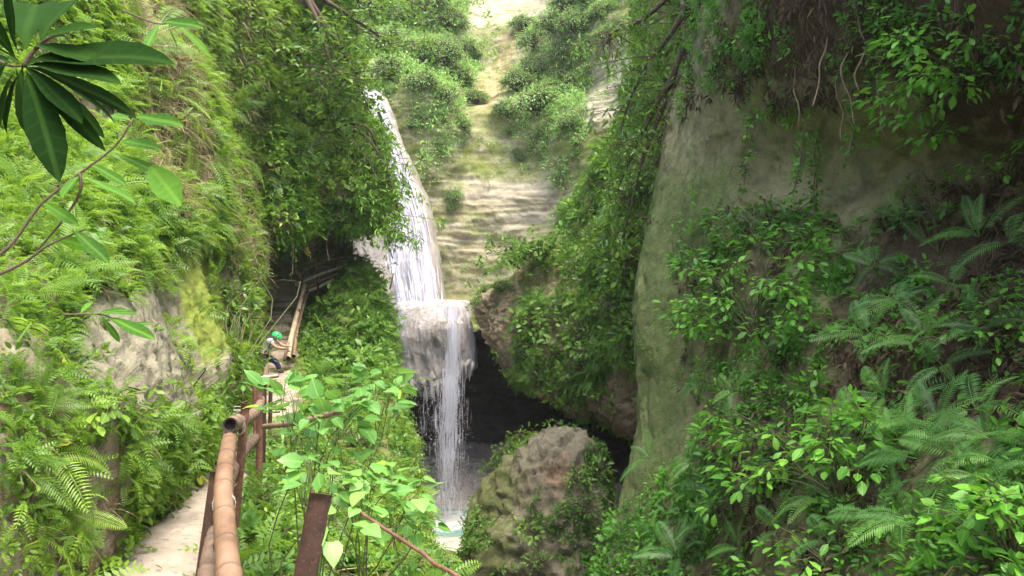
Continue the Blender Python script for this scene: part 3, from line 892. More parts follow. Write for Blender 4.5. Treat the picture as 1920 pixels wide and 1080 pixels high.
sheet_obj('rock_mass', MBs, M['rock_mid'],
          moss=lambda x, y, g, n: np.clip(0.5 * ss(620, 500, y) + 0.2 * ss(1000, 1100, x) - 0.3 * ss(700, 780, y), 0, 1),
          soil=lambda x, y, g, n: 0.3 + 0.2 * ss(560, 700, y))['kind'] = 'structure'

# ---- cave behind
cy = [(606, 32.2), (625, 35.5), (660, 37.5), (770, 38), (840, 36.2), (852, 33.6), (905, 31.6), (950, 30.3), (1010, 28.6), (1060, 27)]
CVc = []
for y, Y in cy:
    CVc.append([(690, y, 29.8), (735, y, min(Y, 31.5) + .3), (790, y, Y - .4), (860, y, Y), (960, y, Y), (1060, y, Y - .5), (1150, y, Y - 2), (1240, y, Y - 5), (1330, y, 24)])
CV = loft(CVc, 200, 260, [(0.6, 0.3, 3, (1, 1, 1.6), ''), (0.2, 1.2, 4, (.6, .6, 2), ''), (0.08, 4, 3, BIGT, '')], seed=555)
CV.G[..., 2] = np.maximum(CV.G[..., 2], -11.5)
sheet_obj('cave', CV, M['rock_cave'], soil=lambda x, y, g, n: ss(-7.2, -7.8, g[..., 2]) * .9)['kind'] = 'structure'  # the soil mask only turns the cave rock paler grey low down

# ---- path line, bank and knoll
pY = [-12, -3, 0, 3, 5.3, 7.5, 10, 13, 15.5, 18.5, 21.5, 24, 26.5, 28, 31]
pX = [-1.6, -1.6, -1.75, -2.1, -2.56, -3.2, -3.9, -4.6, -5.15, -5.95, -6.85, -7.6, -8.3, -8.6, -9]
pZ = [-1.8, -1.8, -1.8, -1.9, -2.05, -2.25, -2.38, -2.6, -2.85, -2.85, -2.6, -1.65, -.65, -.2, -.2]
def cubic(x, xs, ys):
    t = np.linspace(0, len(xs) - 1, 600)
    c = cr(np.stack([xs, ys], 1), 600)
    return np.interp(x, c[:, 0], c[:, 1])
rY = [-12, 0, 4, 9, 11, 14, 18, 22, 24, 26, 28, 31]
rX = [2.6, 1.2, .2, -.88, -1.32, -1.95, -2.75, -3.7, -4.3, -4.65, -5.0, -6.6]
rZ = [-3.8, -3.8, -3.7, -3.5, -3.45, -3.4, -3.3, -2.5, -1.7, -1.5, -1.8, -2.5]
rows = []
for Y in [-12, -6, -2, 1, 3, 5, 7, 9, 11, 13, 15, 17, 19, 21, 22.5, 24, 25.2, 26.5, 27.5, 28.5, 30, 32]:
    x, z, rx, rz = np.interp(Y, pY, pX), np.interp(Y, pY, pZ), np.interp(Y, rY, rX), np.interp(Y, rY, rZ)
    w = rx - x - .5
    rows.append([(x - 2.2, Y, z - .4), (x - 1.1, Y, z - .05), (x - .45, Y, z - .03), (x + .45, Y, z - .03), (x + .5 + w * .22, Y, z + (rz - z) * .26 - .1), (x + .5 + w * .55, Y, z + (rz - z) * .6), (rx - .25, Y, rz + .08), (rx, Y, rz - .25), (rx + .28, Y, rz - 1.6), (rx + .7, Y, -6), (rx + 1.0, Y, -10.5)])
def knoll(W):
    dx = W[..., 0] + 5.45
    b = 2.45 * np.exp(-(dx / np.where(dx < 0, .82, .95)) ** 2 / 2 - ((W[..., 1] - 27.6) / 1.9) ** 2 / 2)
    b *= ss(-5, -2, W[..., 2])
    W[..., 2] += b
    return W
bx0 = np.array(rows)
s0 = loft(bx0, 560, 260, [], world=True)
G = knoll(s0.G)
nn = nz(np.cross(np.gradient(G, axis=0), np.gradient(G, axis=1))); nn *= np.sign(nn[..., 2:3].mean())
pcx = np.interp(G[..., 1], pY, pX)
away = ss(0.45, 1.0, np.abs(G[..., 0] - pcx))
G = G + nn * ((0.35 * fbm(G, .45, 3, 601) + 0.12 * fbm(G, 1.7, 4, 602)) * away + 0.03 * fbm(G, 4, 3, 603))[..., None]
GR = Sheet(); GR.G = G
nn = nz(np.cross(np.gradient(G, axis=0), np.gradient(G, axis=1))); sg = np.sign(nn[..., 2].mean())
GR.N = nn * sg; GR.flip = sg < 0
sheet_obj('ground', GR, M['bank'],
          moss=lambda x, y, g, n: np.clip(0.45 + 0.2 * ss(-4.5, -3, g[..., 2]), 0, 1) - 0.25 * ss(-3.6, -4.2, g[..., 2]),
          soil=lambda x, y, g, n: 0.35 + 0 * x)['kind'] = 'structure'

# trodden path, a little proud of the ground
ys = np.linspace(-10, 15.6, 420)
us = np.linspace(-1, 1, 26)
PX = np.interp(ys, pY, pX); PZ = np.interp(ys, pY, pZ)
kern = np.hanning(25); kern /= kern.sum()
PX = np.convolve(np.pad(PX, 12, 'edge'), kern, 'valid'); PZ = np.convolve(np.pad(PZ, 12, 'edge'), kern, 'valid')
hw = 0.43
g = np.stack([PX[:, None] + us * (hw + 0.07 * fbm(np.stack([ys, 0 * ys, 0 * ys], -1), 1.1, 3, 8)[:, None]), ys[:, None] + 0 * us, PZ[:, None] + 0.05 + 0.0 * us], -1)
zz = g[..., 1]
fl = np.floor(zz * 0.75 + 0.25 * fbm(g, .8, 2, 9))
stepz = (zz * 0.75 - fl)
g[..., 2] += 0.035 * fbm(g, 1.6, 4, 10) + 0.012 * fbm(g, 8, 3, 12) + 0.025 * ss(0.88, 1.0, (zz * 0.75 + 0.3 * fbm(g, 1.2, 2, 9)) % 1.0) - 0.12 * np.abs(us) ** 4
pth = Sheet(); pth.G = g
nn = nz(np.cross(np.gradient(g, axis=0), np.gradient(g, axis=1))); sg = np.sign(nn[..., 2].mean()); pth.N = nn * sg; pth.flip = sg < 0
sheet_obj('path', pth, M['path'])['kind'] = 'structure'

# rough steps up to the alcove: each tread one worn block
stY = np.arange(15.4, 27.6, 0.62)
def roughbox(mb, c, sz, seed, amp=.05):
    n = 9
    u = np.linspace(-1, 1, n)
    Vs, Qs, k = [], [], 0
    for ax in range(3):
        for sg in (-1, 1):
            a, b = np.meshgrid(u, u, indexing='ij')
            q = np.zeros((n, n, 3)); q[..., ax] = sg; q[..., (ax + 1) % 3] = a; q[..., (ax + 2) % 3] = b
            r = (np.abs(q) ** 6).sum(-1, keepdims=True) ** (1 / 6)
            q = q / r
            w = q * np.array(sz) / 2 + np.array(c)
            w = w + q * (fbm(w, 2.2, 4, seed) * amp)[..., None]
            idx = np.arange(n * n).reshape(n, n)
            Q = np.stack([idx[:-1, :-1], idx[1:, :-1], idx[1:, 1:], idx[:-1, 1:]], -1).reshape(-1, 4)
            if sg < 0: Q = Q[:, ::-1]
            mb.add(w.reshape(-1, 3), Q)
mb = MB()
for i, Y in enumerate(stY):
    x, z = np.interp(Y, pY, pX), np.interp(Y, pY, pZ)
    zt = z + 0.10 + 0.04 * math.sin(i * 2.1)
    roughbox(mb, (x + .05 * math.sin(i * 1.7) + (0.12 if Y > 22 else 0), Y + .45, zt - .45), (1.05 + .12 * math.sin(i * 3.3), 1.15, 0.95), 700 + i, .09)
mb.build('stairs', M['step'])['kind'] = 'structure'

# ---- pool, stream bed, gorge floor
def flat(name, x0, x1, y0, y1, z, nx, ny, mat, amp, fr, seed, zf=None):
    X, Yg = np.meshgrid(np.linspace(x0, x1, nx), np.linspace(y0, y1, ny), indexing='ij')
    G = np.stack([X, Yg, 0 * X + z], -1)
    G[..., 2] += amp * fbm(G, fr, 4, seed)
    if zf: G[..., 2] += zf(X, Yg)
    idx = np.arange(nx * ny).reshape(nx, ny)
    Q = np.stack([idx[:-1, :-1], idx[1:, :-1], idx[1:, 1:], idx[:-1, 1:]], -1).reshape(-1, 4)
    o = mk(name, G.reshape(-1, 3), [Q], mat)
    o['kind'] = 'structure'
    return o
flat('pool', -6.5, 4, 27.0, 36, -9.0, 90, 90, M['water'], .03, 1.6, 20)
flat('streambed', -40, 40, -14, 95, -9.35, 200, 300, M['streambed'], .25, .45, 21, lambda x, y: np.where(y > 27, -.9, 0) * ss(26.6, 27.6, y) + 0.3 * ss(27.6, 26.9, y) * ss(25.5, 26.6, y))
cx = np.interp
# narrow run of water leaving the pool
ys = np.linspace(17, 27.6, 90)
us = np.linspace(-1, 1, 14)
sx = np.interp(ys, [17, 21, 24, 26, 27.6], [-.4, -.55, -.75, -1.5, -2.1])
g = np.stack([sx[:, None] + us * np.interp(ys, [17, 25, 27.6], [.35, .4, .8])[:, None], ys[:, None] + 0 * us, -9.06 - 0.035 * (27.6 - ys)[:, None] ** 1 + 0 * us], -1)
g[..., 2] += .05 * fbm(g, 2.2, 3, 31)
idx = np.arange(90 * 14).reshape(90, 14)
mk('stream', g.reshape(-1, 3), [np.stack([idx[:-1, :-1], idx[:-1, 1:], idx[1:, 1:], idx[1:, :-1]], -1).reshape(-1, 4)], M['water'])['kind'] = 'structure'

# ---- boulder
def boulder(name, c, rad, seed, n=150, amp=0.3, shape=None):
    u = np.linspace(0.001, np.pi - 0.001, n)[:, None]; v = np.linspace(0, 2 * np.pi, 2 * n)[None]
    d = np.stack([np.sin(u) * np.cos(v), np.sin(u) * np.sin(v), np.cos(u) + 0 * v], -1)
    r = (np.abs(d) ** 2.6).sum(-1, keepdims=True) ** (-1 / 2.6)
    G = d * r * np.array(rad)
    if shape: G = shape(G)
    W = G + np.array(c)
    G = G + d * (amp * fbm(W, .55, 4, seed) + amp * .38 * (1 - 2 * np.abs(fbm(W, 1.6, 4, seed + 7))) + amp * .12 * fbm(W, 6, 3, seed + 9))[..., None]
    G[:, -1] = G[:, 0]
    s = Sheet(); s.G = G + np.array(c)
    nn = nz(np.cross(np.gradient(s.G, axis=0), np.gradient(s.G, axis=1)))
    sg = np.sign(np.mean(np.sum(nn * d, -1))); s.N = nn * sg; s.flip = sg < 0
    return s
def bshape(G):
    t = ss(-1.0, 2.9, G[..., 2])
    G[..., 0] = G[..., 0] * (1 - 0.27 * t) + 0.36 * t
    G[..., 1] = G[..., 1] * (1 - 0.3 * t)
    return G
BO = boulder('boulder', (0.78, 20.6, -7.0), (2.15, 1.9, 3.0), 801, amp=.5, shape=bshape)
bo = sheet_obj('boulder', BO, M['rock_boulder'],
               moss=lambda x, y, g, n: np.clip(0.35 + 0.3 * ss(0.6, -.4, g[..., 0]) - 0.5 * soft(x, y, [(1010, 800), (1090, 820), (1070, 960), (1010, 1000), (1000, 900)], 14), 0, 1),
               soil=lambda x, y, g, n: 0.75 * soft(x, y, [(1020, 840), (1075, 850), (1070, 900), (1045, 945), (1010, 930)], 34))
tag(bo, 'huge mossy boulder with a bare sandy crest standing in the gorge by the pool', 'boulder')
for i, (px, py, Y, r) in enumerate([(905, 1062, 24.3, .42), (935, 1085, 23.2, .5), (842, 1040, 25.6, .3)]):
    c = P(px, py, Y); c[2] = -9.25
    s_ = boulder('rock', c, (r * 1.4, r, r * .7), 820 + i, 30, amp=.12)
    o = sheet_obj('rock', s_, M['rock_boulder'], moss=lambda x, y, g, n: .4 + 0 * x)
    tag(o, ['wet mossy rock in the stream beside the huge boulder', 'larger pale rock splitting the stream at the foot of the huge boulder', 'small rock at the pool outlet under the mossy bank'][i], 'rock')
#@VEG
# ================================================================== GROUND COVER (uncountable growth)
left_up = [(-300, -300), (470, -300), (480, 400), (470, 600), (400, 560), (330, 470), (240, 520), (150, 590), (-300, 560)]
left_low = [(-300, 560), (130, 590), (160, 740), (330, 790), (395, 745), (420, 640), (480, 640), (485, 720), (420, 860), (300, 970), (190, 1120), (-300, 1500)]
rockgap = [(160, 820), (215, 830), (225, 1000), (170, 1060), (140, 960)]
dryz = [(220, -50), (330, -50), (370, 180), (380, 370), (310, 410), (240, 330)]
cover('fern_fronds', LW, dens([(left_up, .9), (left_low, .75), ([(390, -300), (520, -300), (520, 800), (400, 640)], .15), (slabL, .03), (mossL, .02), (rockgap, .12), (alcove, .0), (dryz, .22)], .5, .9, -.35, .15), 5200, 7, .16, .25, M['fern_left'], T_MINI,
      'lacy bright green ferns and fronds cloaking the left cliff', 'fern cover', spread=.7, droop=.25, out=.9, near=9)
cover('leafy_cover', LW, dens([(left_up, .7), (left_low, .95), ([(390, -300), (520, -300), (520, 800), (400, 640)], 1.1), (slabL, .04), (mossL, .02), (rockgap, .12), (alcove, .05), (dryz, .12)], .5, .8, -.4, .1, seed=9), 8500, 16, .14, .10, M['leaf_left'], T_LEAF,
      'small leafy plants covering the left cliff above and beside the path', 'leafy cover', out=.8, near=9)
cover('grass', LW, dens([(left_up, .25), (left_low, .12), (dryz, 1.5), (slabL, .0), (mossL, .0)], .1, 1.2, -.3, .2, seed=14), 2400, 14, .12, .34, M['dry'], T_BLADE,
      'dry straw coloured grass hanging on the left cliff', 'grass', droop=.6, upw=.1, near=11)
bgall = dens([], 1.0, .6, -.35, .1, seed=21)
cover('leafy_cover', BG, bgall, 3600, 24, .36, .17, M['leaf_bulge'], T_LEAF, 'dense leafy growth on the overhang above the stairs', 'leafy cover', out=.9)
cover('broad_leaf_cover', BG, dens([], 1.0, .6, .0, .35, seed=24), 700, 12, .55, .26, M['leaf_left'], T_BROAD, 'broad bright leaves in clumps on the overhang above the stairs', 'leafy cover', out=1.1)
cover('leafy_sprays', BG, dens([], 1.0, .7, -.2, .3, seed=22), 1300, 10, .5, .27, M['leaf_left'], T_SPRAY, 'lighter leafy sprays hanging off the overhang above the stairs', 'leafy cover', out=.9, droop=.5)
bankp = [(430, 1300), (440, 900), (500, 790), (560, 600), (640, 500), (770, 520), (770, 760), (790, 900), (880, 1100), (880, 1300)]
pathfree = lambda df: (lambda px, py, p: df(px, py, p) * ss(.40, .50, np.abs(p[..., 0] - np.interp(p[..., 1], pY, pX)) + (p[..., 0] > np.interp(p[..., 1], pY, pX)) * .0) * (p[..., 2] > -5.4) * stf(p))
stf = lambda p: 1 - (p[..., 1] > 17.5) * (p[..., 0] < np.interp(p[..., 1], pY, pX) + .85) * (p[..., 0] > np.interp(p[..., 1], pY, pX) - .7)
cover('leafy_cover', GR, pathfree(dens([], 1, .6, -.8, -.2, seed=25)), 5200, 16, .17, .11, M['leaf_bank'], T_LEAF, 'low leafy plants covering the bank between the path and the gorge', 'leafy cover', upw=.8)
cover('fern_fronds', GR, pathfree(dens([], 1, .7, -.2, .3, seed=26)), 900, 7, .2, .34, M['fern_left'], T_MINI, 'small ferns scattered over the bank below the bamboo rail', 'fern cover', upw=.8)
knl = lambda px, py, p: ((p[..., 1] > 20.5) & (p[..., 0] > np.interp(p[..., 1], pY, pX) + .95) & (p[..., 2] > -3.6)).astype(float)
knl2 = lambda px, py, p: knl(px, py, p) * ss(-.35, .15, fbm(p, .9, 3, 91))
cover('broad_leaf_cover', GR, lambda px, py, p: knl(px, py, p) * ss(.0, .3, fbm(p, .8, 3, 95)), 260, 12, .45, .26, M['leaf_bank'], T_BROAD, 'lighter broad leafed growth in patches over the knoll', 'leafy cover', upw=.8)
cover('fern_fronds', GR, lambda px, py, p: knl(px, py, p) * ss(.0, .3, fbm(p, .8, 3, 99)), 260, 8, .3, .5, M['leaf_mid'], T_MINI, 'ferns drooping over the face of the knoll', 'fern cover', upw=.4, droop=.6)
cover('leafy_cover', GR, knl2, 1250, 22, .26, .14, M['leaf_mid'], T_LEAF, 'dark leafy growth covering the knoll beside the stairs', 'leafy cover', upw=.8)
cover('grass', GR, pathfree(lambda px, py, p: ss(-2.6, -3.3, p[..., 2]) * (p[..., 2] > -5.8)), 1500, 12, .12, .3, M['dry'], T_BLADE, 'dry grass and rootlets hanging off the lip of the bank', 'grass', droop=1.0, upw=0)
# far slope
slope = [(560, -300), (860, -300), (870, 60), (900, 90), (905, 140), (870, 200), (960, 210), (1010, 60), (1060, 40), (1100, -300), (1330, -300), (1330, 200), (1200, 60), (1110, 60), (1100, 230), (1060, 330), (960, 240), (900, 200), (780, 190), (735, 190), (680, 180)]
face1 = [(755, 190), (860, 200), (870, 300), (840, 320), (780, 300)]
face2 = [(960, 230), (1110, 210), (1090, 330), (1060, 420), (1040, 330)]
cover('leafy_cover', BC, dens([(slope, .85), (face1, .55), (face2, .6), (paleT, 0), (gully, .06), (paleR, .05)], .07, .12, -.45, .15, seed=31, jit=14), 3600, 44, .7, .19, M['leaf_back'], T_LEAF, 'scrubby green growth over the far slope above the layered cliff', 'leafy cover', upw=.8)
cover('moss_tufts', BC, dens([(strat, .35), (face1, .8), (slope, .5)], .35, .25, -.1, .3, seed=33, st=(.5, .5, 3)), 2600, 14, .25, .13, M['leaf_back'], T_LEAF, 'thin mossy tufts along the ledges of the far layered cliff', 'moss tufts')
cover('leaf_litter', pth, lambda px, py, p: (p[..., 1] > 2.5).astype(float) * ss(-.1, .3, fbm(p, 1.2, 3, 77)), 150, 4, .10, .05, M['litter'], T_LEAFN, 'a few dead leaves scattered on the trodden path', 'leaf litter', upw=0, droop=1.2, out=.1, spread=1.2)
# rock mass under the ridge
mbr = [(1000, 500), (1060, 360), (1110, 120), (1150, -300), (1400, -300), (1400, 640), (1190, 700), (1150, 640), (1140, 740), (1060, 730), (980, 710), (975, 640), (1060, 560), (1050, 520)]
hang = [(985, 560), (1100, 560), (1140, 650), (1130, 740), (1060, 735), (975, 700)]
cover('creeper_cover', MBs, dens([(mbr, .8), (hang, 1.3)], .08, .6, -.3, .15, seed=41, jit=16), 3000, 22, .24, .13, M['leaf_mid'], T_LEAF, 'creepers and small leafy plants draped over the rock mass above the cave', 'creeper cover', upw=.3, droop=.6)
cover('fern_fronds', MBs, dens([(mbr, .5), (hang, 1.8)], .03, .5, -.2, .2, seed=43, jit=10), 1300, 8, .28, .42, M['leaf_mid'], T_MINI, 'dark ferns hanging over the mouth of the cave', 'fern cover', upw=.2, droop=.7)
brt = [(1110, 440), (1250, 260), (1250, 500), (1215, 700), (1130, 660), (1100, 560)]
cover('creeper_cover', MBs, dens([(brt, 1.3)], .0, .8, -.2, .2, seed=45, jit=20), 1300, 20, .22, .12, M['leaf_left'], T_LEAF, 'bright yellow green creepers lining the cleft left of the bare slab', 'creeper cover', upw=.3, droop=.6)
cover('broad_leaf_cover', MBs, dens([(mbr, 1)], .0, .8, .0, .3, seed=46, jit=20), 420, 10, .4, .24, M['leaf_bulge'], T_BROAD, 'broad leafed plants scattered over the ridge above the cave', 'leafy cover', upw=.5)
# right cliff
r_shrub = [(1270, 480), (1340, 380), (1440, 380), (1600, 420), (1620, 700), (1560, 780), (1330, 760), (1290, 640)]
r_low = [(1130, 1000), (1290, 860), (1300, 760), (1560, 760), (1640, 820), (2100, 760), (2100, 1400), (1050, 1400)]
r_mid = [(1600, 420), (1900, 300), (2100, 300), (2100, 800), (1640, 820), (1560, 700)]
r_top = [(1250, -200), (1330, -200), (1345, 150), (1420, 230), (1560, 200), (1700, 150), (2100, 240), (2100, -200), (1500, -200), (1400, 60), (1350, 40)]
r_rib = [(1500, 200), (1570, 200), (1580, 420), (1500, 400)]
r_rib2 = [(1340, 250), (1400, 230), (1410, 420), (1350, 420)]
rbare = [(1300, 200), (1700, 160), (1720, 340), (1640, 420), (1500, 380), (1340, 400), (1260, 480), (1290, 620), (1300, 830), (1200, 960), (1110, 1000), (1160, 500), (1230, 330)]
rr = [(rbare, .03), (r_shrub, .95), (r_low, .95), (r_mid, .55), (r_top, .85), (r_rib, .6), (r_rib2, .5)]
cover('creeper_cover', RW, dens(rr, .3, .7, -.3, .2, seed=51), 6200, 18, .16, .085, M['leaf_right'], T_LEAF, 'small leafy creepers spread over the right cliff', 'creeper cover', upw=.3)
cover('leafy_cover', RW, dens([(rbare, .0), (r_shrub, .8), (r_low, 1.2), (r_mid, .3), (r_top, .12)], .1, .6, -.1, .3, seed=53), 1100, 14, .26, .13, M['leaf_right'], T_BROAD, 'broader leafed plants crowding the foot of the right cliff', 'leafy cover', upw=.4)
cover('leaf_litter', RW, dens([(rbare, .02), (r_mid, 1.3), (r_low, .5), (darkR, .7), (r_shrub, .3)], .3, .8, -.2, .3, seed=55), 1900, 12, .14, .13, M['litter'], T_LEAFN, 'dry dead leaves and twigs caught on the right cliff', 'leaf litter', droop=.8, upw=0)
cover('rootlets', RW, dens([(rbare, .01), (r_mid, .8), (darkR, 1.1), (r_low, .3)], .2, .8, -.1, .3, seed=57), 460, 10, .10, .36, M['litter'], t_blade(.018, .4), 'thin hanging rootlets and dry stalks on the dark soil of the right cliff', 'rootlets', droop=2.0, upw=0, out=.4)
# boulder
cover('leafy_cover', BO, lambda px, py, p: ss(-.2, .2, fbm(p, .9, 3, 61)) * (1 - soft(px, py, [(1010, 790), (1090, 810), (1080, 940), (1020, 960), (1000, 880)], 12)) * (p[..., 2] > -8.8), 950, 20, .17, .10, M['leaf_mid'], T_LEAF, 'small plants and creepers growing over the big boulder', 'leafy cover', upw=.8)

# ================================================================== INDIVIDUAL PLANTS
def pick(s, px, py):
    x, y = pix(s.G)
    d = (x - px) ** 2 + (y - py) ** 2 + (s.G[..., 1] < .5) * 1e9
    i, j = np.unravel_index(np.argmin(d), d.shape)
    return s.G[i, j], s.N[i, j]

def copy_tree(o, parent=None):
    c = o.copy(); COL.objects.link(c); c.parent = parent
    for ch in [k for k in list(COL.objects) if k.parent == o and k is not c]:
        d = ch.copy(); COL.objects.link(d); d.parent = c
    return c

def orient(n, upmix, spin):
    z = nz(np.asarray(n) * (1 - upmix) + UP * upmix)
    q = Vector(z).to_track_quat('Z', 'Y')
    return (q.to_matrix() @ Matrix.Rotation(spin, 3, 'Z')).to_euler()

def fern_mesh(nf, L, tpl, mat, elev=0.6, name='fern'):
    az = np.arange(nf) / nf * 2 * np.pi + rng.normal(size=nf) * .25
    el = elev + rng.normal(size=nf) * .22
    ax = np.stack([np.cos(az) * np.cos(el), np.sin(az) * np.cos(el), np.sin(el)], -1)
    up = np.tile(UP, (nf, 1)) + rng.normal(size=(nf, 3)) * .12
    W, Q, nq = inst(tpl, ax * .02, ax, up, L * (.75 + .4 * rng.random(nf)))
    return mk(name, W, [Q], mat, None, False, {'rnd': ('FACE', np.repeat(rng.random(nf), nq))})

fr_hi = [t_frond(24, .20, .35, .034), t_frond(22, .24, .6, .036, .12), t_frond(26, .18, .2, .03, -.1)]
ferns_r = [fern_mesh(k, 1.0, fr_hi[i % 3], M['fern_right'], e) for i, (k, e) in enumerate([(6, .5), (5, .35), (7, .6), (4, .3)])]
ferns_l = [fern_mesh(k, 1.0, fr_hi[i % 3], M['fern_left'], e) for i, (k, e) in enumerate([(6, .5), (5, .4), (7, .7), (4, .3)])]
used = set()
def place(proto, p, n, size, label, cat, group=None, upmix=.4, spin=None, off=.0):
    if proto.name in used:
        o = copy_tree(proto)
    else:
        o = proto; used.add(proto.name)
    o.location = p + n * off
    o.rotation_euler = orient(n, upmix, rng.random() * 6.28 if spin is None else spin)
    o.scale = (size,) * 3
    return tag(o, label, cat, group)

R_F = [(1655, 640, .75), (1700, 590, .6), (1760, 660, .7), (1800, 700, .6), (1690, 760, .6), (1730, 800, .9), (1790, 830, .85), (1850, 800, .8), (1760, 880, .9), (1830, 880, .8), (1700, 860, .7),
       (1870, 930, .7), (1380, 930, .75), (1440, 900, .6), (1350, 1000, .6), (1250, 1020, .7), (1290, 1060, .7), (1210, 1050, .6), (1170, 1060, .6), (1400, 740, .5), (1340, 730, .45), (1650, 520, .5),
       (1860, 470, .8), (1915, 480, .7), (1890, 860, .6), (1900, 900, .6), (1240, 870, .55), (1270, 920, .5), (1500, 1010, .6), (1560, 960, .6), (1620, 920, .6), (1480, 860, .5), (1590, 1050, .6),
       (1320, 870, .5), (1420, 1040, .6), (1680, 1000, .7), (1750, 1010, .7), (1810, 960, .7), (1700, 420, .5), (1780, 560, .55), (1870, 640, .6), (1610, 800, .5)]
for i, (x, y, L) in enumerate(R_F):
    p, n = pick(RW, x, y)
    place(ferns_r[i % 4], p, n, L * (p[1] / 8.5) ** .5 * .84, 'arching blue green fern on the leafy lower part of the right cliff', 'fern', 'ferns on the right cliff', .25, off=.22)
L_F = [(300, 175, .9), (335, 215, .9), (250, 90, .9), (200, 40, .8), (340, 25, .7), (375, 290, .8), (340, 355, .7), (210, 330, .8), (170, 380, .7), (430, 440, .6),
       (120, 520, .8), (60, 480, .7), (60, 560, .6), (40, 640, .7), (60, 760, .5), (90, 730, .45), (30, 880, .5), (90, 850, .5), (130, 960, .45), (60, 1000, .5),
       (250, 250, .7), (120, 300, .8), (50, 380, .8), (290, 60, .8), (150, 180, .8), (440, 300, .7), (420, 200, .7), (100, 440, .7)]
for i, (x, y, L) in enumerate(L_F):
    p, n = pick(LW, x, y)
    place(ferns_l[i % 4], p, n, L * (p[1] / 9.0) ** .5, 'bright yellow green fern growing out of the left cliff', 'fern', 'ferns on the left cliff', .3)
G_F = [(700, 1060, .55), (640, 1050, .5), (760, 1040, .45), (690, 980, .5), (560, 960, .4), (720, 930, .5), (800, 1070, .4)]
for i, (x, y, L) in enumerate(G_F):
    p, n = pick(GR, x, y)
    place(ferns_l[i % 4], p, n, L * 1.2, 'low fern on the bank right of the rail near the lip of the gorge', 'fern', 'ferns on the bank', .6)

def shrub(base, targets, leaf, nper, tpl, mat, spread=.3, stemr=.012, droop=.3, name='shrub', layer=.35, local=True, leafname='foliage', smooth=False, bark=None):
    """stems from base to each target, leaves held in loose flat layers round each target"""
    root = empty(name, (0, 0, 0))
    base = np.asarray(base, float); T = np.asarray(targets, float) - base
    mb = MB()
    P_, A_, U_, S_, K_ = [], [], [], [], []
    for t in T:
        m1 = t * .35 + UP * np.linalg.norm(t) * .12 + rng.normal(size=3) * .05 * np.linalg.norm(t)
        m2 = t * .7 + UP * np.linalg.norm(t) * .10 + rng.normal(size=3) * .05 * np.linalg.norm(t)
        pts = cr([np.zeros(3), m1, m2, t], 9)
        mb.tube(pts, np.linspace(stemr, stemr * .35, 9), 6)
        k = nper
        az = rng.random(k) * 6.28
        rr_ = spread * (0.25 + .75 * rng.random(k))
        d = np.stack([np.cos(az), np.sin(az), rng.normal(size=k) * layer], -1)
        q = t + d * rr_[:, None]
        for qq in q[::3]:
            mb.tube(cr([m2 * .4 + t * .6, (t + qq) / 2 + UP * .02, qq], 4), stemr * .25, 4, False)
        back = nz(t * [1, 1, .2] + 1e-3)
        P_.append(q); A_.append(nz(d * .8 + back * .5 - UP * droop + rng.normal(size=(k, 3)) * .25))
        U_.append(nz(UP + rng.normal(size=(k, 3)) * .33 + d * .15)); S_.append(leaf * (.55 + .6 * rng.random(k))); K_.append(np.clip(.3 * rng.random() + .7 * rng.random(k), 0, 1))
    mb.build('stem', bark or M['stem'], root)
    leaves_obj(leafname, tpl, np.concatenate(P_), np.concatenate(A_), np.concatenate(U_), np.concatenate(S_), mat, np.concatenate(K_), root, smooth)
    root.location = base
    return root

def pts(l, jY=0.0):
    return [P(x, y, Y + rng.normal() * jY) for x, y, Y in l]

# the two big-leaved plants right of the bamboo rail
b = pick(GR, 640, 1000)[0]; b = np.array([-1.45, 5.2, -2.7])
tg = [(560, 745, 5.2), (600, 715, 5.6), (655, 700, 5.4), (705, 705, 5.0), (735, 725, 5.1), (540, 765, 4.9), (640, 740, 5.0), (690, 745, 4.8), (600, 775, 4.7), (655, 790, 4.9), (570, 800, 5.1), (720, 760, 5.2), (525, 720, 5.3), (630, 820, 5.0)]
o = shrub(b, pts(tg), .135, 11, T_HEART, M['leaf_heart'], .20, .0065, .25, 'heart_leaved_shrub', .22)
tag(o, 'tall shrub with pale heart shaped leaves rising right of the bamboo rail', 'shrub')
b = np.array([-1.0, 4.8, -2.9])
tg = [(580, 870, 4.6), (640, 880, 4.4), (690, 900, 4.3), (740, 905, 4.3), (770, 935, 4.2), (620, 920, 4.2), (680, 945, 4.1), (730, 965, 4.2), (575, 925, 4.5), (650, 985, 4.0), (555, 850, 4.8), (780, 985, 4.3), (700, 860, 4.8)]
o = shrub(b, pts(tg), .125, 11, T_HEART, M['leaf_heart'], .19, .0065, .3, 'heart_leaved_shrub', .22)
tag(o, 'lower heart leaved shrub leaning over the bank behind the dark iron post', 'shrub')

def wallshrub(S_, cx_, cy_, pts_, leaf, nper, tpl, mat, label, spread, off=.45, name='shrub'):
    p, n = pick(S_, cx_, cy_)
    t = []
    for (x, y) in pts_:
        q, m = pick(S_, x, y)
        t.append(q + nz(m + UP * .3) * off * (.5 + .8 * rng.random()))
    o = shrub(p, t, leaf, nper, tpl, mat, spread, .012, .35, name, .35)
    return tag(o, label, 'shrub')
grid = lambda x0, x1, y0, y1, k: [(x0 + (x1 - x0) * rng.random(), y0 + (y1 - y0) * rng.random()) for _ in range(k)]
wallshrub(RW, 1420, 640, grid(1285, 1550, 490, 650, 34), .15, 24, T_BROAD, M['leaf_fresh'], 'wide bushy shrub bulging from the middle of the right cliff beside the bare slab', .34, .6)
wallshrub(RW, 1440, 480, grid(1350, 1560, 390, 500, 18), .11, 18, T_LEAF, M['leaf_right'], 'small leaved bush on the ledge above the wide bushy shrub', .28, .35)
wallshrub(RW, 1580, 960, grid(1400, 1690, 810, 970, 34), .165, 15, T_BROAD, M['leaf_fresh'], 'light green layered shrub at the foot of the right cliff left of the hanging ferns', .24, .7, 'layered_shrub')
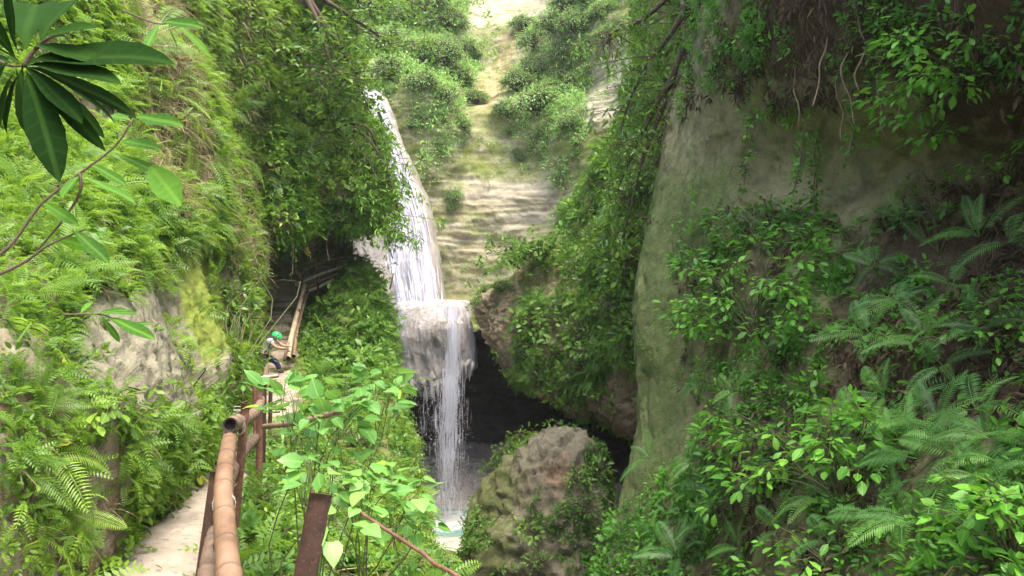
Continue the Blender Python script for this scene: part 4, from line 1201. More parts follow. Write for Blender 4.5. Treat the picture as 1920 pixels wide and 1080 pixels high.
wallshrub(RW, 1790, 150, grid(1690, 1850, 50, 200, 20), .14, 20, T_BROAD, M['leaf_fresh'], 'leafy shrub jutting from the dark top right corner of the cliff', .26, .5)
wallshrub(RW, 1560, 1070, grid(1430, 1720, 1040, 1110, 12), .13, 8, T_BROAD, M['leaf_fresh'], 'low light green shrub at the bottom edge below the layered shrub', .2, .4)
wallshrub(RW, 1900, 1060, grid(1800, 1990, 980, 1080, 10), .12, 10, T_HEART, M['leaf_fresh'], 'heart leaved plant in the bottom right corner', .22, .4)
wallshrub(RW, 1760, 480, grid(1700, 1800, 360, 440, 7), .12, 9, T_LEAF, M['leaf_left'], 'bright yellow green sprig standing out on the dark right cliff', .2, .35, 'sprig')
wallshrub(RW, 1870, 620, grid(1780, 1960, 590, 720, 10), .12, 8, T_BROAD, M['leaf_right'], 'thin leafy shrub at the right edge above the hanging ferns', .28, .5)
wallshrub(RW, 1900, 350, grid(1860, 1990, 180, 300, 8), .12, 8, T_BROAD, M['leaf_right'], 'sparse shrub at the right edge under the dark top corner', .25, .4)
wallshrub(RW, 1310, 760, grid(1270, 1340, 660, 800, 7), .10, 8, T_BROAD, M['leaf_right'], 'small bright plant clinging to the edge of the bare slab', .2, .2)
wallshrub(LW, 190, 760, grid(150, 260, 730, 800, 8), .10, 9, T_BROAD, M['leaf_left'], 'light leafy plant on the shelf above the path at the left', .16, .2)
wallshrub(LW, 440, 700, grid(400, 480, 560, 760, 22), .15, 10, T_BROAD, M['leaf_bank'], 'leafy bush at the corner of the cliff just before the climbing person', .28, .4)
wallshrub(LW, 380, 830, grid(330, 400, 740, 830, 9), .10, 9, T_BROAD, M['leaf_left'], 'small leafy bush where the path disappears behind the rail', .18, .2)
wallshrub(BG, 560, 300, grid(500, 680, 200, 330, 20), .2, 10, T_BROAD, M['leaf_left'], 'bright broad leaved bush on the face of the overhang', .5, .6)
wallshrub(BG, 520, 130, grid(450, 600, 40, 170, 16), .2, 10, T_BROAD, M['leaf_left'], 'bright bush near the top of the overhang', .5, .6)
wallshrub(GR, 700, 560, [(x, y) for x, y in grid(640, 750, 510, 600, 14)], .2, 10, T_LEAF, M['leaf_bank'], 'light green bush crowning the knoll beside the stairs', .45, .5)
wallshrub(GR, 600, 640, grid(560, 650, 610, 680, 10), .17, 10, T_BROAD, M['leaf_bank'], 'leafy plants at the foot of the knoll by the bamboo stair rail', .3, .3)

# shrubs and small trees of the far slope
def bush_proto(name, h, leaf, k, nper, mat, tpl=T_LEAF, flatz=.6):
    t = []
    for i in range(k):
        a = rng.random() * 6.28; r = rng.random() ** .5
        t.append((h * .75 * r * math.cos(a), h * .75 * r * math.sin(a), h * (.35 + flatz * (1 - r * r * .8) * (.5 + .5 * rng.random()))))
    return shrub((0, 0, 0), t, leaf, nper, tpl, mat, h * .30, h * .03, .3, name, .6, bark=M['bark'])
bushes = [bush_proto('bush', 1.0, .10, 34, 60, M['leaf_back']), bush_proto('bush', 1.0, .12, 26, 44, M['leaf_back'], T_LEAF), bush_proto('bush', 1.0, .085, 44, 64, M['leaf_back'])]
FB = [(760, 60, 2.6), (800, 40, 2.8), (840, 60, 2.6), (870, 110, 2.0), (780, 120, 2.2), (820, 130, 2.6), (860, 160, 1.8), (740, 110, 2.4), (730, 150, 1.8), (790, 170, 1.4), (840, 190, 1.5), (890, 195, 1.4),
      (980, 60, 1.9), (1010, 90, 2.0), (1000, 140, 1.8), (970, 170, 1.6), (1040, 60, 1.9), (1060, 110, 1.9), (1030, 180, 1.7), (1010, 215, 1.9), (1050, 150, 1.6), (1080, 60, 1.6), (1080, 170, 1.5), (950, 215, 1.3), (1060, 20, 1.7), (1090, 10, 1.7),
      (1025, 245, 1.1), (955, 250, .8), (965, 290, .7), (975, 300, .7), (850, 375, .8), (852, 395, .7), (1070, 240, 1.0), (1080, 290, .9), (1060, 330, .8), (870, 240, .8), (800, 220, .9), (770, 240, .8),
      (830, 270, .7), (700, 40, 2.4), (670, 90, 2.2), (1130, 30, 1.3), (1140, 80, 1.2), (760, 10, 2.8), (830, 0, 2.8), (700, 0, 2.6), (915, 545, .8), (940, 535, .7), (900, 560, .6)]
for i, (x, y, h) in enumerate(FB):
    p, n = pick(BC, x, y)
    if y > 400 and x < 960: p, n = pick(MBs, x, y + 10)
    place(bushes[i % 3], p - UP * .1, n, h * (.68 + .3 * rng.random()), 'rounded green bush on the far slope and cliff behind the waterfall', 'bush', 'bushes on the far slope', .75)

# bushes clinging to the ridge and boulder
small = [bush_proto('plant', 1.0, .26, 12, 9, M['leaf_mid'], T_BROAD), bush_proto('plant', 1.0, .22, 16, 9, M['leaf_bank'], T_LEAF)]
for i, (x, y, h) in enumerate([(905, 960, .5), (960, 860, .6), (985, 835, .5), (930, 890, .5), (1010, 930, .45), (1100, 860, .55), (1110, 900, .6), (1090, 960, .5), (1000, 1000, .5), (1050, 1010, .5), (960, 1040, .5), (1110, 1040, .5), (1080, 1060, .45), (1010, 1060, .4), (1075, 905, .4), (915, 1030, .35)]):
    p, n = pick(BO, x, y)
    place(small[i % 2], p, n, h, 'small leafy plant rooted on the huge boulder', 'plant', 'plants on the boulder', .55)
for i, (x, y, h) in enumerate([(1000, 640, .9), (1040, 650, 1), (1080, 660, 1), (1020, 690, .9), (1060, 710, .9), (1100, 700, .9), (1000, 600, .8), (1060, 600, .9), (1110, 620, .9), (1125, 660, .8), (1090, 735, .6), (1160, 560, .8), (1180, 480, .8), (1140, 450, .8), (1190, 380, .8), (1120, 400, .8), (1210, 300, .8), (1170, 260, .8), (1205, 600, .7), (1190, 650, .6), (1200, 200, .8), (1150, 340, .8)]):
    p, n = pick(MBs, x, y)
    place(small[i % 2], p, n, h, 'leafy plant hanging from the shaded rock mass above the cave', 'plant', 'plants on the rock mass', .15)
for i, (x, y, h) in enumerate([(470, 870, .4), (520, 900, .45), (480, 960, .35), (500, 1020, .3), (540, 860, .5), (620, 960, .5), (760, 860, .5), (740, 800, .5), (700, 760, .6), (770, 900, .45), (660, 840, .5), (720, 700, .7), (740, 650, .6), (540, 1040, .3), (620, 1060, .3), (780, 960, .4), (740, 1000, .4)]):
    p, n = pick(GR, x, y)
    place(small[(i + 1) % 2], p, n, h, 'low leafy plant on the green bank between the rail and the gorge', 'plant', 'plants on the bank', .7)

# ---- hanging vines
def vine(p, L, leafy, mat, label, group, name='vine', sway=.06):
    k = max(5, int(L / .25))
    q = [np.array(p)]
    for i in range(k): q.append(q[-1] + np.array([rng.normal() * sway, rng.normal() * sway * .6, -L / k]))
    q = cr(q, k * 3)
    root = empty(name, p)
    m = MB().tube(q - p, .012, 5).build('stem', M['root'], root)
    if leafy:
        n = int(L * leafy)
        t = rng.integers(0, len(q), n)
        pos = q[t] - p + rng.normal(size=(n, 3)) * .05
        ax = nz(rng.normal(size=(n, 3)) * [1, 1, .4] - UP * .5 + np.array([0, -.5, 0]))
        leaves_obj('foliage', T_LEAF, pos, ax, np.tile([0, -.6, .8], (n, 1)) + rng.normal(size=(n, 3)) * .3, .10 * (.6 + .7 * rng.random(n)), mat, None, root)
    tag(root, label, 'vine', group)
for x, y, L in [(548, 360, 2.6), (505, 380, 2.2), (528, 400, 2.4), (600, 420, 1.2), (565, 430, 1.6), (490, 300, 3.0), (620, 400, 1.6), (585, 380, 2.0)]:
    p, n = pick(BG, x, y); p = p + np.array([0, -.3, 0])
    vine(p, L, 6, M['leaf_bulge'], 'bare vine hanging from the overhang into the stair alcove', 'vines in the alcove')
for x, y, L in [(1520, 215, 1.5), (1540, 250, 1.4), (1530, 300, 1.2), (1350, 240, 1.5), (1375, 260, 1.5), (1400, 300, 1.2), (1335, 130, 1.3), (1415, 170, 1.0), (1600, 160, .9)]:
    p, n = pick(RW, x, y)
    vine(p + n * .1, L, 70, M['leaf_right'], 'leafy vine trailing down the bare upper face of the right cliff', 'vines on the right cliff', sway=.04)
for x, y, L in [(1235, 180, 3), (1250, 300, 2.2), (1220, 380, 2.6), (1205, 470, 2.4), (1240, 60, 2.6), (1190, 560, 2)]:
    p, n = pick(MBs, x, y)
    vine(p + np.array([0, -.5, 0]), L, 60, M['leaf_mid'], 'leafy creeper hanging in the cleft left of the bare slab', 'creepers in the cleft', sway=.08)
for x, y in [(1600, 90), (1560, 60), (1650, 120), (1500, 120), (1700, 90), (1620, 30), (1580, 130)]:
    p, n = pick(RW, x, y)
    vine(p + n * .08, .9, 0, None, 'bare brown root hanging down the dark overhanging soil of the right cliff', 'roots on the right cliff', 'root', .05)

# ---- trees reaching over the falls
def limb_tree(base, limbs, leaf, per, mat, label, tpl=T_LEAFN, hangd=.8, r0=.09, dx=.35, name='tree', dens_=1.0):
    root = empty(name, base)
    mb = MB(); Q = []
    for lm in limbs:
        pts_ = cr([base] + [np.asarray(a) for a in lm], 24)
        mb.tube(pts_ - base, np.linspace(r0, r0 * .18, 24), 7)
        for i in range(7, 24):
            for _ in range(2):
                d = np.array([rng.normal() * dx, rng.normal() * dx, rng.normal() * dx * .5 - .1])
                e = pts_[i] + d * (1.2 + .8 * rng.random())
                tw = cr([pts_[i], pts_[i] + d * .6 + UP * .05, e, e - UP * .35 * rng.random()], 7)
                mb.tube(tw - base, np.linspace(r0 * .16, r0 * .05, 7), 4, False)
                Q.append(tw[2:])
    mb.build('trunk', M['bark'], root)
    Q = np.concatenate(Q)
    n = int(len(Q) * per)
    t = rng.integers(0, len(Q), n)
    pos = Q[t] + rng.normal(size=(n, 3)) * .09
    ax = nz(rng.normal(size=(n, 3)) * [1, 1, .5] - UP * hangd)
    leaves_obj('crown', tpl, pos - base, ax, nz(UP + rng.normal(size=(n, 3)) * .5), leaf * (.6 + .7 * rng.random(n)), mat, None, root)
    return tag(root, label, 'tree')
limb_tree(P(630, 230, 26.5), [pts([(690, 260, 25.2), (728, 330, 25), (748, 400, 25), (756, 452, 25)]), pts([(690, 300, 25), (715, 380, 24.8), (738, 440, 24.8)]), pts([(670, 330, 25), (690, 390, 24.6)]), pts([(690, 240, 25.4), (712, 300, 25.4), (735, 350, 25.4)])], .19, 4.4, M['leaf_bulge'],
          'leafy tree arching from the overhang with drooping branches in front of the upper waterfall', r0=.07)
limb_tree(P(560, -30, 22), [pts([(640, 20, 23), (700, 60, 24), (740, 90, 24)]), pts([(620, 60, 22.5), (660, 130, 23), (690, 200, 23.5)]), pts([(650, -30, 23), (740, -10, 24), (800, 20, 25)]), pts([(600, 50, 22), (620, 120, 22), (650, 160, 22)])], .19, 3.6, M['leaf_bank'],
          'tree at the top of the overhang spreading over the head of the upper waterfall', T_LEAF, .3, .09, .5)
limb_tree(P(1330, -60, 16.5), [pts([(1260, -10, 17), (1200, 40, 17.5), (1150, 60, 18), (1130, 90, 18)]), pts([(1260, 60, 17), (1215, 120, 17.5), (1180, 190, 18), (1160, 260, 18)]), pts([(1270, 120, 17), (1230, 200, 17.5), (1190, 280, 17.8), (1165, 340, 18)]), pts([(1250, 180, 17.4), (1205, 300, 17.6), (1180, 400, 18), (1165, 450, 18)])], .20, 2.1, M['leaf_mid'],
          'dark slender tree hanging narrow leaves off the right cliff over the gorge', r0=.08)
for k, (bx, lim, lab) in enumerate([((760, 60, 57), [[(770, 30, 57), (790, 0, 57)], [(750, 30, 56), (735, 0, 56)], [(765, 20, 56), (765, -20, 57)]], 'round crowned tree on the slope just right of the head of the upper waterfall'),
                                 ((840, 70, 60), [[(840, 30, 60), (860, 5, 60)], [(830, 40, 60), (810, 15, 60)]], 'small tree on the far slope left of the pale bare cliff'),
                                 ((985, 480, 27.5), [[(990, 470, 27.5), (1000, 462, 27.5)], [(980, 470, 27.4), (968, 466, 27.4)]], 'tiny sapling on the ridge above the cave')]):
    s_ = bx[2] / 57
    limb_tree(P(*bx), [pts(l) for l in lim], .3 * s_ ** .5, 4, M['leaf_back'] if k < 2 else M['leaf_bank'], lab, T_LEAF, .2, .10 * s_, 1.0 * s_, )

# ---- foreground branches, top left
def bigleaf(base, tip, w, up, mat, droop=.12):
    V, Q = [], []
    for i in range(15):                               # long leaf: narrow base, widest past the middle, short drip tip
        y = i / 14
        hh = w * .5 * (math.sin(math.pi * min(1, y ** 1.25 * 1.0)) ** .75 * (0.55 + .5 * y) + (.0 if i else 0.01)) * (1 + .04 * math.sin(i * 2.7 + w * 9))
        z = -droop * y * y + .012 * math.sin(y * 9)
        V += [(0, y, z), (-hh, y, z + hh * .28), (hh, y, z + hh * .28)]
        if i < 14: Q += [[i * 3, i * 3 + 3, i * 3 + 4, i * 3 + 1], [i * 3, i * 3 + 2, i * 3 + 5, i * 3 + 3]]
    V = np.array(V, float); Q = np.array(Q)
    base = np.array(base); tip = np.array(tip)
    L = np.linalg.norm(tip - base)
    W, QQ, nq = inst((V, Q), base[None], nz(tip - base)[None], nz(np.array(up))[None], np.array([L]))
    return W, QQ, V
def hand_branch(name, label, stems, leaves, Y, mat, w=.55, r=.006, jit=.25):
    b = P(*stems[0][0])
    root = empty(name, b)
    mb = MB()
    for st in stems:
        q = cr([P(*a) for a in st], 16)
        mb.tube(q - b, np.linspace(r, r * .45, 16), 7)
    mb.build('stem', M['bark'], root)
    for (x0, y0, x1, y1, ww) in leaves:
        dY = rng.normal() * jit
        a = P(x0, y0, Y); c = P(x1, y1, max(Y + dY, .7))
        up = np.array([rng.normal() * .35, -.75 + rng.normal() * .2, .8])
        W, QQ, V0 = bigleaf(a - b, c - b, min(ww, .52) * .62, up, mat, .12 + .25 * rng.random())
        leafuv(mk('leaf', W, [QQ], mat, root, True, {'rnd': ('FACE', np.full(len(QQ), rng.random()))}), V0)
    tag(root, label, 'branch')
H = (45, 125)
hand_branch('tree_branch', 'dark branch end with a whorl of long glossy leaves in the top left corner',
            [[(-220, -90, 1.5), (-90, 40, 1.5), (0, 115, 1.5), H + (1.5,)], [H + (1.5,), (60, 100, 1.5), (95, 70, 1.5), (130, 60, 1.5)]],
            [(*H, 268, 45, .5), (70, 80, 150, 22, .75), (50, 95, 52, -60, .6), (80, 90, 110, -60, .5), (*H, 205, 115, .42), (*H, 235, 165, .32), (60, 118, 272, 170, .28), (50, 125, 235, 185, .3),
             (50, 130, 205, 235, .36), (55, 135, 175, 255, .3), (50, 135, 100, 278, .55), (38, 130, 48, 250, .55), (30, 130, 85, 300, .28), (20, 120, -60, 90, .5), (20, 115, -90, 180, .5), (30, 110, -40, 10, .5), (35, 100, 0, -30, .5), (40, 135, -20, 235, .45), (60, 130, 85, 180, .6), (*H, 150, 200, .45), (40, 120, -70, 40, .5), (60, 90, 170, 75, .5), (30, 130, -40, 290, .45), (50, 110, 20, 200, .5), (*H, 190, 60, .4)],
            1.5, M['leaf_shaded'], .5, .005, .12)
hand_branch('twig', 'thin twig with sparse bright leaves crossing the left side under the dark whorl',
            [[(-60, 520, 2.2), (20, 460, 2.2), (75, 385, 2.2), (150, 325, 2.2), (215, 275, 2.2), (250, 222, 2.2)], [(-60, 540, 2.2), (40, 495, 2.2), (90, 460, 2.2), (160, 430, 2.2)], [(150, 325, 2.2), (150, 360, 2.2), (120, 410, 2.25), (70, 470, 2.3)]],
            [(150, 330, 110, 355, .7), (150, 335, 250, 352, .3), (218, 290, 305, 320, .4), (280, 310, 318, 355, .7), (222, 268, 280, 255, .5), (80, 380, 140, 415, .5), (135, 432, 198, 475, .5), (140, 432, 205, 428, .4), (250, 222, 320, 212, .3), (170, 310, 225, 330, .4), (100, 450, 170, 450, .4), (160, 420, 190, 430, .6), (248, 228, 200, 205, .4)],
            2.2, M['leaf_twig'], .5, .0055, .12)
hand_branch('twig', 'small twig with a few leaves near the top of the left cliff',
            [[(230, 20, 3.0), (300, 45, 3.0), (350, 30, 3.0)]], [(300, 45, 355, 25, .4), (310, 48, 345, 90, .4), (330, 45, 390, 85, .35), (350, 30, 352, 10, .4), (300, 45, 270, 80, .4)], 3.0, M['leaf_twig'], .5, .004, .1)
hand_branch('twig', 'leafy twig poking out of the left cliff above the pale slab',
            [[(120, 590, 3.6), (190, 590, 3.6), (240, 610, 3.6)]], [(190, 590, 262, 575, .5), (200, 595, 285, 625, .4), (235, 610, 280, 600, .35), (190, 592, 225, 640, .4), (180, 590, 230, 570, .45), (150, 590, 170, 560, .5)], 3.6, M['leaf_twig'], .5, .005, .15)

#@OBJ
# ================================================================== RAILS, POSTS
def bamboo(pts_, r0, r1, name, mat, parent, gap=.34, hole=(True, True), seed=0):
    pts_ = np.asarray(pts_, float)
    c = cr(pts_, 60) if len(pts_) > 2 else np.linspace(pts_[0], pts_[1], 60)
    seg = np.r_[0, np.cumsum(np.linalg.norm(np.diff(c, axis=0), axis=1))]
    L = seg[-1]
    s = [0.0]; marks = []
    k = gap * .6
    while k < L - .05:
        marks.append(k); k += gap * (.85 + .3 * ((seed * 7 + len(marks) * 13) % 10) / 10)
    ss_ = sorted(set(list(np.linspace(0, L, 40)) + [m + d for m in marks for d in (-.022, -.008, 0, .008, .022) if 0 < m + d < L]))
    q = np.stack([np.interp(ss_, seg, c[:, i]) for i in range(3)], 1)
    rad = np.interp(ss_, [0, L], [r0, r1])
    for m in marks:
        rad = rad * (1 + .12 * np.exp(-((np.array(ss_) - m) / .009) ** 2) - .035 * np.exp(-((np.array(ss_) - m - .022) / .008) ** 2))
    o = MB().tube(q, rad, 18, cap=False).build(name, mat, parent, loc=None)
    nd = 0 * np.array(ss_)
    for m in marks: nd = np.maximum(nd, np.exp(-((np.array(ss_) - m - .004) / .012) ** 2))
    at_ = o.data.attributes.new('node', 'FLOAT', 'POINT'); at_.data.foreach_set('value', np.repeat(nd, 18).astype(np.float32))
    for e, d, r in ((q[0], q[1] - q[0], rad[0]), (q[-1], q[-2] - q[-1], rad[-1])):   # thick cut ends with a hollow
        d = nz(d)
        m = MB().tube([e, e + d * .001, e + d * .05, e + d * .06], [r * .99, r * .74, r * .70, .001], 18, cap=False)
        m.build('hollow', M['hole'], o)
    return o

def angle_iron(a, b, w, mat, parent, turn=0.0, name='post', th=.007):
    a = np.asarray(a, float); b = np.asarray(b, float)
    d = nz(b - a)
    x = nz(np.cross(d, [0, 1, 0])); y = np.cross(x, d)
    x, y = x * math.cos(turn) + y * math.sin(turn), -x * math.sin(turn) + y * math.cos(turn)
    prof = np.array([[0, 0], [w, 0], [w, th], [th, th], [th, w], [0, w]])
    n = 14
    V = []
    for i in range(n):
        t = i / (n - 1)
        c = a + (b - a) * t
        j = 1 + .03 * math.sin(i * 2.3)
        V.append(c + (prof[:, :1] * x + prof[:, 1:] * y) * j)
    V = np.concatenate(V)
    j = np.arange(6); k = (j + 1) % 6
    Q = np.concatenate([np.stack([i * 6 + j, i * 6 + k, (i + 1) * 6 + k, (i + 1) * 6 + j], 1) for i in range(n - 1)] + [np.array([[0, 1, 2, 3], [0, 3, 4, 5]]), np.array([[3, 2, 1, 0], [5, 4, 3, 0]]) + (n - 1) * 6])
    return mk(name, V, [Q], mat, parent, False)

def tie(c, r, ax, parent, turns=3):
    c = np.asarray(c); ax = nz(np.asarray(ax, float))
    x = nz(np.cross(ax, [0.1, 1, .2])); y = np.cross(ax, x)
    t = np.linspace(0, turns * 2 * np.pi, turns * 12)
    q = c + r * (np.cos(t)[:, None] * x + np.sin(t)[:, None] * y) + ax * (t / t[-1] - .5)[:, None] * .05
    MB().tube(q, .0035, 5).build('wire_tie', M['wire'], parent)

hr = empty('handrail')
tag(hr, 'bamboo handrail wired to rusty iron posts along the right edge of the path', 'handrail')
bamboo(pts([(440, 1190, 2.5), (430, 1085, 2.95), (421, 980, 3.55), (420, 895, 4.2), (432, 812, 5.35)]), .050, .049, 'rail', M['bamboo'], hr, .36, seed=1)
bamboo(pts([(431, 797, 5.15), (466, 782, 6.6), (486, 762, 8.6), (494, 725, 11.5), (500, 690, 15)]), .052, .045, 'rail', M['bamboo_old'], hr, .4, seed=4)
bamboo(pts([(383, 1120, 3.5), (400, 1015, 4.1), (442, 868, 6.0), (480, 820, 9.0), (492, 790, 12)]), .045, .045, 'rail', M['bamboo_old'], hr, .4, seed=6)
angle_iron(P(394, 884, 4.25), P(352, 1180, 4.15), .062, M['rust_dark'], hr, .35)
angle_iron(P(452, 755, 5.75), P(430, 1010, 5.85), .075, M['rust'], hr, -.3)
angle_iron(P(480, 708, 9.0), P(480, 905, 9.0), .075, M['rust'], hr, .2)
angle_iron(P(492, 716, 9.6), P(489, 890, 9.6), .065, M['rust_dark'], hr, .9)
angle_iron(P(473, 704, 11), P(475, 860, 11), .06, M['rust'], hr, .1)
angle_iron(P(504, 712, 12), P(502, 840, 12), .06, M['rust_dark'], hr, .1)
tie(P(420, 945, 3.82), .0555, P(421, 980, 3.55) - P(430, 1085, 2.95), hr)
tie(P(444, 800, 5.6), .066, (0.2, 1, .1), hr)
tie(P(452, 770, 5.9), .058, (0.1, 0, 1), hr, 2)
tie(P(482, 768, 8.8), .062, (0, 0, 1), hr)
MB().tube(cr(pts([(398, 945, 4.1), (420, 930, 3.9), (446, 905, 5.6)]), 10), .0025, 5).build('wire', M['wire'], hr)
MB().tube(cr(pts([(470, 712, 12), (500, 707, 12), (520, 705, 12.5)]), 10), .03, 8).build('crossbar', M['bamboo_pale'], hr)

fp = angle_iron(P(582, 924, 2.15), P(535, 1165, 2.15), .062, M['rust_dark'], None, .25, 'iron_post')
tag(fp, 'dark rusty angle iron post leaning alone in the foreground right of the bamboo rail', 'post')
fb = MB().tube(np.linspace(P(630, 930, 4.3), P(872, 1092, 3.3), 12) + np.random.default_rng(2).normal(size=(12, 3)) * .003, .010, 10).build('iron_bar', M['rust'])
tag(fb, 'thin rusty bar slanting down through the heart leaved shrub towards the gorge', 'bar')
cb = bamboo(pts([(495, 800, 8), (560, 792, 7.4), (640, 770, 7)]), .03, .028, 'bamboo_pole', M['bamboo_old'], None)
tag(cb, 'grey bamboo pole lying across the bank behind the heart leaved shrub', 'pole')

st = empty('stair_rail')
tag(st, 'pale bamboo handrail leaning up the stairs beside the climbing person', 'handrail')
bamboo(pts([(539, 672, 21.7), (549, 620, 23.2), (571, 535, 26.6)]), .085, .07, 'rail', M['bamboo_pale'], st, .5, seed=2)
bamboo(pts([(551, 668, 22.0), (558, 615, 23.6), (577, 545, 26.6)]), .055, .05, 'rail', M['bamboo_old'], st, .5, seed=3)
MB().tube(pts([(533, 676, 21.6), (541, 642, 21.9)]), .05, 8).build('post', M['bamboo_old'], st)
MB().tube(pts([(560, 640, 24.4), (561, 580, 24.4)]), .035, 8).build('post', M['rust'], st)
tr_ = empty('trail_rail')
tag(tr_, 'thin bamboo trail railing running along the knoll top towards the upper waterfall', 'handrail')
for i, l in enumerate([[(572, 548, 26.8), (605, 535, 27.2), (645, 512, 27.8)], [(556, 516, 26.5), (600, 492, 27), (672, 478, 28)], [(552, 534, 26.5), (600, 515, 27), (655, 495, 27.8)], [(575, 540, 26.9), (612, 522, 27.2), (660, 505, 27.9)]]):
    bamboo(pts(l), .055 if i != 1 else .045, .05, 'rail', M['bamboo_pale'] if i in (0, 2) else M['bamboo_old'], tr_, .5, seed=i)
for (x, y0, y1, Y) in [(596, 472, 560, 27), (566, 505, 535, 26.6), (642, 485, 520, 27.8), (660, 442, 500, 28), (628, 480, 530, 27.5)]:
    MB().tube(pts([(x, y0, Y), (x, y1, Y)]), .035, 7).build('post', M['rust'], tr_)
for (x0, y0, x1, y1, lab) in [(731, 532, 738, 512, 'small stick poking up from the knoll in front of the upper waterfall')]:
    tag(MB().tube(pts([(x0, y0 + 10, 27), (x1, y1, 27)]), .03, 6).build('stick', M['root']), lab, 'stick')

# dead wood caught on the right cliff
for i, (a, b_, r, lab) in enumerate([((1585, 765), (1650, 790), .03, 'short dead branch sticking out of the soil above the layered shrub'), ((1815, 395), (1835, 410), .06, 'pale broken root stump on the bare soil at the right'), ((1640, 600), (1690, 560), .018, 'thin bare twig on the brown soil patch of the right cliff')]):
    p, n = pick(RW, *a); q, m = pick(RW, *b_)
    tag(MB().tube(cr([p, (p + q) / 2 + n * .12, q + m * .2], 10), np.linspace(r, r * .5, 10), 8).build('dead_branch', M['root']), lab, 'branch')

# ================================================================== PERSON
def skin(name, chains, mat, parent=None, sub=2, root=0):
    """chains: list of lists of (x,y,z,r); the first point of a chain after the first may be an int index to join"""
    me = bpy.data.meshes.new(name)
    V, E, R2 = [], [], []
    for ch in chains:
        prev = None
        for c in ch:
            if isinstance(c, int): prev = c; continue
            V.append(c[:3]); R2.append(c[3])
            if prev is not None: E.append((prev, len(V) - 1))
            prev = len(V) - 1
    me.from_pydata(V, E, [])
    o = link(bpy.data.objects.new(name, me), parent)
    md = o.modifiers.new('skin', 'SKIN'); md.use_smooth_shade = True
    for i, r in enumerate(R2):
        rr_ = r if isinstance(r, tuple) else (r, r)
        me.skin_vertices[0].data[i].radius = rr_
    me.skin_vertices[0].data[root].use_root = True
    if sub:
        sb = o.modifiers.new('sub', 'SUBSURF'); sb.levels = sub; sb.render_levels = sub
    me.materials.append(mat)
    return o
M['skin'] = simple('skin', (0.42, 0.23, 0.15), (0.50, 0.29, 0.19), 10, .55, .001)
M['shirt'] = simple('shirt', (0.50, 0.55, 0.62), (0.68, 0.72, 0.78), 9, .9, .01)
M['trousers'] = simple('trousers', (0.012, 0.015, 0.06), (0.025, 0.03, 0.11), 8, .9, .008)
M['helmet'] = simple('helmet', (0.03, 0.48, 0.12), (0.05, 0.58, 0.18), 5, .3, .0005)
M['harness'] = simple('harness', (0.02, 0.02, 0.025), (0.05, 0.05, 0.055), 20, .8, .002)
M['harness_yellow'] = simple('harness_yellow', (0.5, 0.5, 0.04), (0.6, 0.6, 0.08), 20, .8, .002)
M['hair'] = simple('hair', (0.012, 0.009, 0.007), (0.025, 0.02, 0.015), 40, .6, .002)
M['shoe'] = simple('shoe', (0.02, 0.02, 0.025), (0.05, 0.05, 0.06), 20, .7, .002)
PY = 21.5
foot0 = P(497, 708, PY)
def h(px, py, dy=0.0): return tuple(P(px, py, PY) + np.array([0, dy, 0]) - foot0)
def hv(px, py, dy, r): return (*h(px, py, dy), r)
per = empty('person', foot0)
tag(per, 'person in green helmet, grey shirt and climbing harness bending forward on the stairs with a hand on the rail', 'person')
per['label'] = 'person in green helmet, grey shirt and harness climbing the stairs, hand on the rail'
# body: pelvis, spine, neck, head, both arms with hands, both legs
body = skin('body', [
    [hv(493, 664, 0, (.12, .11)), hv(497, 655, 0, .115), hv(503, 645, 0, .125), hv(509, 638, 0, .11), hv(513, 634, 0, .052), hv(516, 631.5, -.01, .05), hv(519, 629.5, -.02, .088), hv(521.5, 632.5, -.02, .072)],
    [3, hv(511, 639, -.17, .058), hv(519, 647, -.24, .046), hv(524, 650, -.23, .038), hv(533, 652, -.16, .028), hv(536, 652, -.1, .03)],
    [3, hv(511, 637, .16, .058), hv(520, 645, .22, .046), hv(525, 648, .22, .038), hv(535, 650, .2, .028), hv(538.5, 650, .2, .03)],
    [0, hv(493, 668, -.10, .095), hv(494, 679, -.12, .085), hv(495, 688, -.12, .066), hv(495.5, 698, -.12, .052), hv(496.5, 705, -.12, .042)],
    [0, hv(495, 668, .11, .095), hv(507, 675, .14, .085), hv(517, 681, .15, .066), hv(519, 690, .16, .052), hv(521, 696, .16, .042)],
], M['skin'], per)
# fingers closing on the rail
for s_, (hx, hy, dy) in enumerate([(536, 652, -.1), (538.5, 650, .2)]):
    base = np.array(h(hx, hy, dy))
    for f in range(4):
        o_ = base + np.array([.03, -.03 + f * .018, .012 - f * .012])
        L = [.055, .062, .058, .045][f]
        skin('finger', [[(*base, .011), (*o_, .0095), (*(o_ + [L * .5, 0, -.012]), .009), (*(o_ + [L * .6, .01, -.012 - L * .5]), .008)]], M['skin'], body, 1)
    skin('thumb', [[(*base, .012), (*(base + [.01, -.035, .01]), .011), (*(base + [.045, -.045, -.012]), .009)]], M['skin'], body, 1)
